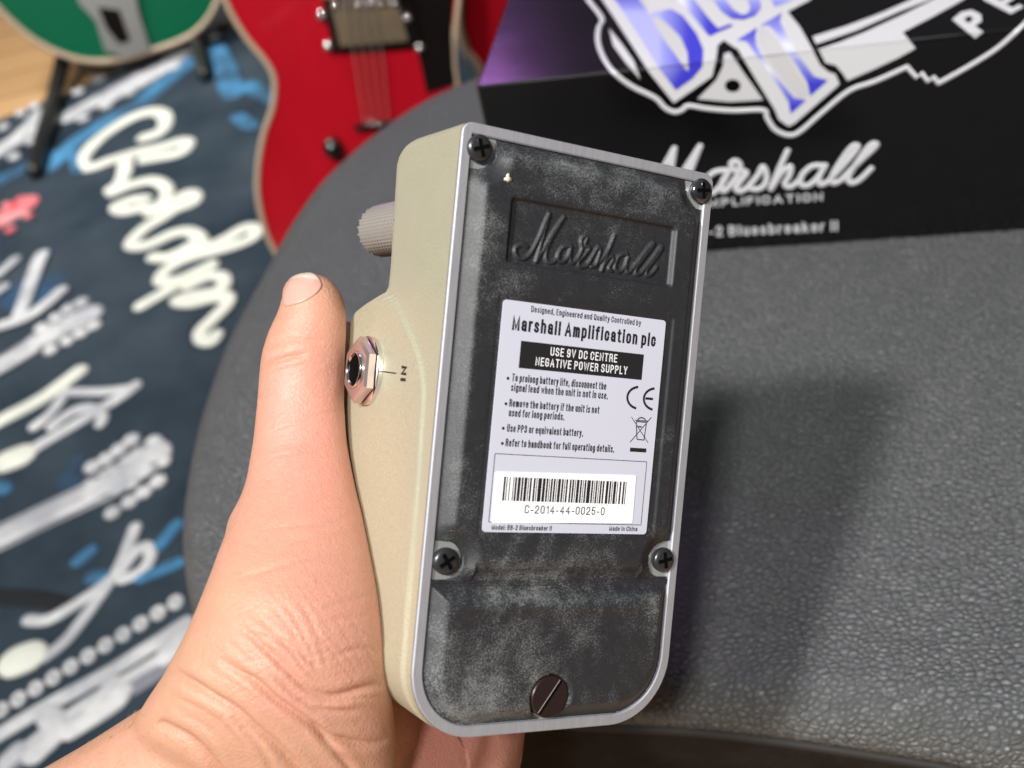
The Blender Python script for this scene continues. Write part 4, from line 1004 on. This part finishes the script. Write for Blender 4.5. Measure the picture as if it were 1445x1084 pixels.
# input jack on the left wall
jc = pleft(504, 522, -.0415); jw, jv = jc.z, jc.y
JM = Matrix.Translation((-.0392, jv, jw)) @ Matrix.Rotation(-math.pi / 2, 4, 'Y')      # local z points to -x (out of the wall)
bm = bmesh.new(); add_lathe(bm, [(.0090, -.001), (.0090, .0001), (.0086, .0003), (.006, .0003)], JM, 40); jack = obj('input_jack', bm, CHROME, pedal); autosmooth(jack, 30)
bm = bmesh.new(); hexr = .0087
A_ = [bm.verts.new(JM @ Vector((hexr * math.cos(math.radians(60 * k + 30)), hexr * math.sin(math.radians(60 * k + 30)), .0006))) for k in range(6)]
B_ = [bm.verts.new(JM @ Vector((hexr * math.cos(math.radians(60 * k + 30)), hexr * math.sin(math.radians(60 * k + 30)) , .0024))) for k in range(6)]
C_ = [bm.verts.new(JM @ Vector((hexr * .88 * math.cos(math.radians(60 * k + 30)), hexr * .88 * math.sin(math.radians(60 * k + 30)), .0029))) for k in range(6)]
D_ = [bm.verts.new(JM @ Vector((.0046 * math.cos(math.radians(60 * k + 30)), .0046 * math.sin(math.radians(60 * k + 30)), .0029))) for k in range(6)]
for X, Y in ((A_, B_), (B_, C_), (C_, D_)):
    for k in range(6): bm.faces.new((X[k], X[(k + 1) % 6], Y[(k + 1) % 6], Y[k]))
obj('hex_nut', bm, mat('rose_nickel', (.66, .56, .55), .28, .9), jack, smooth=False)
bm = bmesh.new(); add_lathe(bm, [(.0050, .001), (.0050, .0033), (.0048, .0036), (.0044, .0036), (.0042, .0033), (.0042, .0012)], JM, 40); obj('bushing', bm, CHROME, jack)
bm = bmesh.new(); add_lathe(bm, [(.0042, .0004), (.0042, .0029), (.0005, .0029)], JM, 32); obj('jack_hole', bm, HOLE, jack, smooth=False)
bm = bmesh.new(); xw = -.0374 - .0007 - .00008
def wl(px, py): p = pleft(px, py, xw); return p
p0, p1 = wl(567, 538), wl(567, 516); wlp = wl(573, 528).z
add_text(bm, 'IN', (xw, p0.y, wlp), (xw, p1.y, wlp), .0030, (0, 0, 1), .26)
a, b = wl(529, 523), wl(559, 527); s = Vector((0, .00016, 0)); bm.faces.new([bm.verts.new(p) for p in (a - s, a + s, b + s, b - s)])
obj('printed_mark', bm, INK, pedal, smooth=False, recalc=False)
# knobs and footswitch on the far face
def knob(u, v, w0):    # knurled
    bm = bmesh.new(); n = 44; prof = [(.0072, w0 - .001), (.0072, w0 + .0035)] ; L = []
    rows = 52
    for k in range(rows + 1):
        w = w0 - .0035 + k * .0246 / rows; L.append([])
        for j in range(n * 2):
            a = 2 * math.pi * j / (n * 2); rr = .0068 +   .00060 * (abs(((j + k) % 4) - 2) / 2 + abs(((j - k) % 4) - 2) / 2 - 1)
            L[-1].append(bm.verts.new((u + rr * math.cos(a), v + rr * math.sin(a), w)))
    L.append([bm.verts.new((u + .0058 * math.cos(math.pi * j / n), v + .0058 * math.sin(math.pi * j / n), w0 + .0219)) for j in range(n * 2)])
    for X, Y in zip(L, L[1:]):
        for j in range(n * 2): bm.faces.new((X[j], X[(j + 1) % (n * 2)], Y[(j + 1) % (n * 2)], Y[j]))
    bm.faces.new(L[-1]); o = obj('knob', bm, KNURL, pedal); return o
for u in (-.0300, 0.0, .0300): knob(u, -.0515, .0382)
bm = bmesh.new(); add_lathe(bm, [(.009, .058), (.009, .0615), (.0062, .062), (.0062, .068), (.005, .069)], Matrix.Translation((.012, -.012, 0)), 32); obj('footswitch', bm, CHROME, pedal)

# ------------------------------------------------------------------ hand
bm = bmesh.new()
def sec(L, R, z, b):
    P, Q = atd(*L, z), atd(*R, z); return ((P + Q) / 2, (Q - P) / 2, FW * (b * .001))
thumb = [sec((424, 387), (446, 385.5), .3060, 3.0), sec((412, 391), (462, 391), .3060, 5.5), sec((403, 401), (474, 400), .3060, 7.4), sec((399, 417), (484, 417), .3060, 8.8), sec((393, 440), (489, 438), .3056, 9.6), sec((379, 468), (489, 465), .3052, 10.2),
         sec((369, 500), (487, 500), .3046, 10.6), sec((366, 530), (486, 532), .3040, 10.4), sec((363, 570), (486, 575), .3030, 10.6), sec((358, 620), (490, 628), .3005, 11.6), sec((349, 675), (500, 680), .2955, 13.2), sec((334, 720), (512, 728), .2900, 15),
         sec((314, 765), (523, 778), .2850, 17), sec((297, 812), (533, 828), .2800, 18.5), sec((277, 862), (541, 882), .2770, 19.5), sec((255, 908), (547, 935), .2770, 20), sec((232, 950), (553, 985), .2790, 20.5), sec((205, 990), (560, 1045), .2830, 21), sec((190, 1015), (560, 1110), .2870, 20), sec((215, 1060), (540, 1150), .289, 15)]
add_loft(bm, thumb, 40)
ax = Vector((-.85, .53)); pp = Vector((.53, .85))
def fsec(cx, cy, hw, z, b):
    P, Q = atd(cx - pp.x * hw, cy - pp.y * hw, z), atd(cx + pp.x * hw, cy + pp.y * hw, z); return ((P + Q) / 2, (Q - P) / 2, FW * (b * .001))
add_loft(bm, [fsec(440, 1030, 110, .290, 13), fsec(390, 1062, 150, .290, 19), fsec(300, 1130, 164, .2925, 21), fsec(200, 1190, 161, .299, 23), fsec(60, 1275, 165, .310, 25), fsec(-150, 1405, 170, .329, 28), fsec(-420, 1570, 175, .355, 32), fsec(-440, 1583, 135, .357, 24)], 40)
def lw(u, v, w): return MP @ Vector((u, v, w))
def chain(pts, n=20, sub=5):
    """capsule chain through (point, radius)"""
    C4 = catmull([(*p, ) for p, r in pts], sub); Rr = []
    for i in range(len(pts) - 1):
        for k in range(sub): Rr.append(pts[i][1] + (pts[i + 1][1] - pts[i][1]) * k / sub)
    Rr.append(pts[-1][1]); add_tube(bm, C4, Rr, n)
wr = atd(430, 1030, .300)
# metacarpals and palm behind the pedal
MCP = {'index': lw(-.030, -.012, .0775), 'middle': lw(-.022, .006, .0795), 'ring': lw(-.014, .023, .078), 'little': lw(-.006, .039, .074)}
wrist_pts = [atd(395, 985, .300), atd(430, 1010, .305), atd(480, 1040, .312), atd(520, 1065, .318)]
for (kname, mcp), w_ in zip(MCP.items(), wrist_pts):
    mid = (mcp + w_) / 2 + FW * .004
    chain([(w_, .017), (mid, .0165), (mcp, .0145)])
# web between thumb and index
chain([(atd(405, 760, .292), .016), (atd(425, 740, .310), .016), (lw(-.036, .0, .0745), .0135)])
chain([(atd(400, 860, .285), .019), (atd(430, 850, .312), .019), (lw(-.028, .015, .0795), .015)])
# heel of the palm below the pedal
chain([(atd(500, 1090, .312), .021), (atd(570, 1068, .328), .0215), (atd(632, 1030, .345), .0205), (lw(-.004, .040, .077), .0155)])
chain([(atd(470, 1040, .300), .019), (atd(545, 1010, .330), .016), (lw(-.018, .025, .079), .0145)])
chain([(atd(560, 1110, .322), .019), (atd(640, 1085, .341), .0185), (atd(668, 1030, .352), .0165)])
# fingers across the far face and round the right edge
def finger(kn, p1, p2, p3, p4, r): chain([(MCP[kn], r * 1.12), (lw(*p1), r * 1.03), (lw(*p2), r), (lw(*p3), r * .95), (lw(*p4), r * .84)])
finger('index', (.000, -.0225, .0735), (.026, -.0265, .0715), (.0455, -.0275, .0600), (.0475, -.0270, .0420), .0084)
finger('middle', (.006, -.0035, .0740), (.031, -.0050, .0715), (.0478, -.0055, .0585), (.0478, -.0050, .0370), .0087)
finger('ring', (.010, .0160, .0725), (.032, .0160, .0690), (.0476, .0160, .0560), (.0474, .0160, .0380), .0082)
finger('little', (.012, .0345, .0690), (.030, .0350, .0655), (.0450, .0345, .0540), (.0460, .0335, .0400), .0071)
me = bpy.data.meshes.new('hand_raw'); bmesh.ops.recalc_face_normals(bm, faces=bm.faces); bm.to_mesh(me); bm.free()
tmp = bpy.data.objects.new('hand_raw', me); COL.objects.link(tmp)
rm = tmp.modifiers.new('remesh', 'REMESH'); rm.mode = 'VOXEL'; rm.voxel_size = .0013
sm = tmp.modifiers.new('smooth', 'SMOOTH'); sm.factor = .5; sm.iterations = 14
sb_ = tmp.modifiers.new('subd', 'SUBSURF'); sb_.levels = 1; sb_.render_levels = 1
bpy.context.view_layer.update()
dg = bpy.context.evaluated_depsgraph_get(); hm = bpy.data.meshes.new_from_object(tmp.evaluated_get(dg)); bpy.data.objects.remove(tmp)
hm.name = 'person'
nvh = len(hm.vertices); co = np.empty(nvh * 3, np.float32); hm.vertices.foreach_get('co', co); co = co.reshape(-1, 3).astype(float)
nrm = np.empty(nvh * 3, np.float32); hm.vertices.foreach_get('normal', nrm); nrm = nrm.reshape(-1, 3).astype(float)
cR, cU, cF = (np.array(v) for v in (RT, UP, FW)); D = co - np.array(CAM); zc = D @ cF; X = 722.5 + F * (D @ cR) / zc; Y = 542 - F * (D @ cU) / zc
face = np.clip(-(nrm * (D / np.linalg.norm(D, axis=1)[:, None])).sum(1), 0, 1)
vis = (face > .05) & (zc < .325)
creases = [  # points, sigma px, depth mm
    ([(222, 1018), (230, 1023), (264, 1041), (288, 1062), (306, 1084), (330, 1120)], 8, 1.8), ([(232, 940), (261, 957), (298, 981), (335, 1004), (361, 1028), (387, 1051), (419, 1083), (450, 1120)], 7, 1.9),
    ([(327, 1010), (348, 1033), (369, 1059), (382, 1083), (400, 1120)], 5, .9), ([(309, 928), (335, 947), (361, 962), (387, 986), (413, 1004), (440, 1023), (466, 1040), (492, 1046), (518, 1050), (548, 1046)], 6, 1.8),
    ([(332, 881), (353, 897), (377, 918), (403, 944), (429, 970), (453, 981), (479, 981), (518, 970), (542, 966)], 6, 1.3), ([(387, 955), (413, 976), (440, 997), (466, 1002), (505, 1004)], 5, .9),
    ([(353, 894), (387, 902), (413, 913), (429, 926), (447, 941)], 4, .6), ([(440, 1023), (466, 1052), (492, 1083), (510, 1110)], 5, 1.0), ([(425, 985), (460, 990), (505, 985), (545, 985)], 4, .5),
    ([(366, 492), (381, 489), (406, 480), (436, 480), (455, 483)], 3.5, .5), ([(366, 522), (384, 512), (409, 504), (432, 501)], 4, .85), ([(375, 530), (410, 518), (440, 512)], 3, .25),
    ([(340, 815), (360, 810), (428, 790), (510, 776)], 4, .35), ([(380, 748), (409, 742), (462, 737), (508, 723)], 4, .35), ([(447, 863), (496, 846), (526, 839)], 4, .35), ([(400, 770), (450, 757), (512, 750)], 3, .25), ([(420, 830), (470, 812), (520, 805)], 3, .22),
    ([(445, 880), (490, 872), (530, 868)], 3, .3), ([(400, 850), (430, 900), (450, 950)], 3, .3), ([(420, 845), (445, 890), (462, 940)], 3, .25), ([(380, 850), (412, 890), (435, 935)], 3, .3),
    ([(470, 925), (510, 915), (545, 918)], 4, .4), ([(360, 870), (400, 905), (430, 945), (452, 962)], 3, .35), ([(340, 905), (372, 935), (400, 965), (425, 985)], 3.5, .4), ([(320, 905), (350, 930), (385, 962)], 3, .3), ([(290, 940), (330, 962), (372, 992), (400, 1015)], 3, .3),
    ([(250, 985), (290, 1002), (325, 1030), (350, 1062)], 4, .35), ([(245, 1000), (285, 1022), (315, 1050), (335, 1084)], 4, .3)]
rr2 = np.random.default_rng(3)
for _ in range(46):                                  # fine criss-cross lines of the thenar skin
    x, y = rr2.uniform(330, 520), rr2.uniform(780, 960); a = rr2.choice([.95, -.35]) + rr2.normal() * .13; L = rr2.uniform(25, 60)
    creases.append(([(x - L * math.cos(a), y - L * math.sin(a)), (x, y + rr2.normal() * 2), (x + L * math.cos(a), y + L * math.sin(a))], 1.8, .16))
for _ in range(26):
    x, y = rr2.uniform(370, 480), rr2.uniform(545, 760); a = -.18 + rr2.normal() * .12; L = rr2.uniform(20, 50)
    creases.append(([(x - L * math.cos(a), y - L * math.sin(a)), (x, y + rr2.normal() * 2), (x + L * math.cos(a), y + L * math.sin(a))], 1.8, .12))
disp = np.zeros(nvh); line = np.zeros(nvh)
for pts, sg, dp in creases:
    q = catmull([(a, b, 0) for a, b in pts], 5); xs_ = [p.x for p in q]; ys_ = [p.y for p in q]
    m0 = vis & (X > min(xs_) - 30) & (X < max(xs_) + 30) & (Y > min(ys_) - 30) & (Y < max(ys_) + 30); ii = np.where(m0)[0]
    if not len(ii): continue
    best = np.full(len(ii), 1e9); tt = np.zeros(len(ii))
    for k, (a, b) in enumerate(zip(q, q[1:])):
        ex, ey = b.x - a.x, b.y - a.y; t = np.clip(((X[ii] - a.x) * ex + (Y[ii] - a.y) * ey) / (ex * ex + ey * ey + 1e-9), 0, 1); d = np.hypot(X[ii] - a.x - t * ex, Y[ii] - a.y - t * ey)
        b_ = d < best; best[b_] = d[b_]; tt[b_] = (k + t[b_]) / (len(q) - 1)
    env = np.clip(np.minimum(tt, 1 - tt) * 5, 0, 1) ** .7
    g = np.exp(-(best / sg) ** 2 * 1.6); bulge = np.exp(-((best - 2.4 * sg) / (1.3 * sg)) ** 2)
    dp *= .72 if dp > .5 else .62
    disp[ii] += env * (-dp * g + .34 * dp * bulge) * .001 * np.clip(face[ii] * 2, 0, 1)
    line[ii] = np.maximum(line[ii], env * np.exp(-(best / (sg * .55)) ** 2) * min(1, max(.28, dp / 1.0)))
# folds on the heel of the palm under the pedal
low = (zc > .318) & (Y > 1000) & (face > 0)
disp[low] += (.0006 * np.sin((X[low] - 560 + (Y[low] - 1040) * .35) / 8.0))
line[low] = np.maximum(line[low], .35 * np.clip(-np.sin((X[low] - 560 + (Y[low] - 1040) * .35) / 8.0), 0, 1))
co2 = co + nrm * disp[:, None]
hm.vertices.foreach_set('co', co2.astype(np.float32).ravel()); hm.update()
red = np.zeros(nvh)
def glow(px, py, z, r, a):
    global red
    c = np.array(atd(px, py, z)); red = red + a * np.exp(-((co - c) ** 2).sum(1) / r ** 2)
glow(470, 700, .285, .020, .7); glow(430, 600, .293, .016, .55); glow(500, 880, .262, .018, .55); glow(380, 545, .295, .010, .4); glow(440, 460, .296, .012, .35); glow(640, 1060, .33, .03, 1.0); glow(560, 1060, .31, .016, .7); glow(420, 1000, .262, .010, .2)
for nme, arr in (('red', np.clip(red, 0, 1)), ('line', np.clip(line, 0, 1))):
    at = hm.attributes.new(nme, 'FLOAT', 'POINT'); at.data.foreach_set('value', arr.astype(np.float32))
hm.materials.clear(); hand = link('person', hm, SKIN)
tag(hand, 'bare left hand and wrist gripping the cream pedal, thumb pointing up beside the jack', 'person')
# thumb nail: a thin plate following the thumb tip
bv_ = BVHTree.FromPolygons([tuple(v) for v in co2], [tuple(p.vertices) for p in hm.polygons])
nail_px = [(402, 432), (399, 419), (399, 405), (404, 393), (413, 385.5), (426, 381.5), (440, 384), (449, 392), (454, 403), (449, 412), (438, 421), (424, 428), (412, 431)]
ncx, ncy = sum(p[0] for p in nail_px) / 13, sum(p[1] for p in nail_px) / 13
bnd = catmull([(a, b, 0) for a, b in nail_px], 3, True); mN = len(bnd); Vn = []; kinds = []
levels = [0, .2, .35, .5, .6, .7, .78, .85, .9, .95, 1.0]
for f in levels:
    for p in bnd:
        x, y = ncx + (p.x - ncx) * f, ncy + (p.y - ncy) * f
        k = ray(x, y).normalized(); h_, n_, _, _ = bv_.ray_cast(CAM, k)
        if h_ is None: h_, n_, _, _ = bv_.find_nearest(atd(x, y, .303))
        Vn.append(h_ + n_ * (.00045 if f < .96 else .0001))
Fn = []
for i in range(len(levels) - 1):
    for j in range(mN): Fn.append((i * mN + j, i * mN + (j + 1) % mN, (i + 1) * mN + (j + 1) % mN, (i + 1) * mN + j))
nail = raw('fingernail', Vn, Fn, NAIL, hand)
bmn = bmesh.new(); bmn.from_mesh(nail.data); bmesh.ops.remove_doubles(bmn, verts=bmn.verts, dist=1e-6); bmesh.ops.recalc_face_normals(bmn, faces=bmn.faces); bmn.to_mesh(nail.data); bmn.free()
at = nail.data.attributes.new('tip', 'FLOAT', 'POINT')
for i, v in enumerate(nail.data.vertices):
    c = project(v.co); t = (391.5 + (c[0] - 425) ** 2 * .006 - c[1]) / 3 + .5; at.data[i].value = min(1, max(0, t))
# fine pale hairs along the forearm
bm = bmesh.new(); hr = np.random.default_rng(11)
for _ in range(150):
    if hr.random() < .55: f = hr.random(); x, y = 60 + 125 * f + hr.uniform(1, 9), 1092 - 77 * f + hr.uniform(1, 9)
    else: x, y = hr.uniform(90, 330), hr.uniform(1000, 1084)
    h_, n_, _, _ = bv_.ray_cast(CAM, ray(x, y).normalized())
    if h_ is None: continue
    d = (RT * hr.normal(.5, .35) + UP * hr.normal(.35, .35)); d = (d - n_ * d.dot(n_)).normalized(); L = hr.uniform(.0012, .0028)
    add_tube(bm, [h_ - n_ * .0002, h_ + d * L * .5 + n_ * L * .25, h_ + d * L + n_ * L * .3], [.000035, .00003, .000012], 4)
obj('arm_hair', bm, mat('fine_hair', (.50, .33, .18), .5), hand)
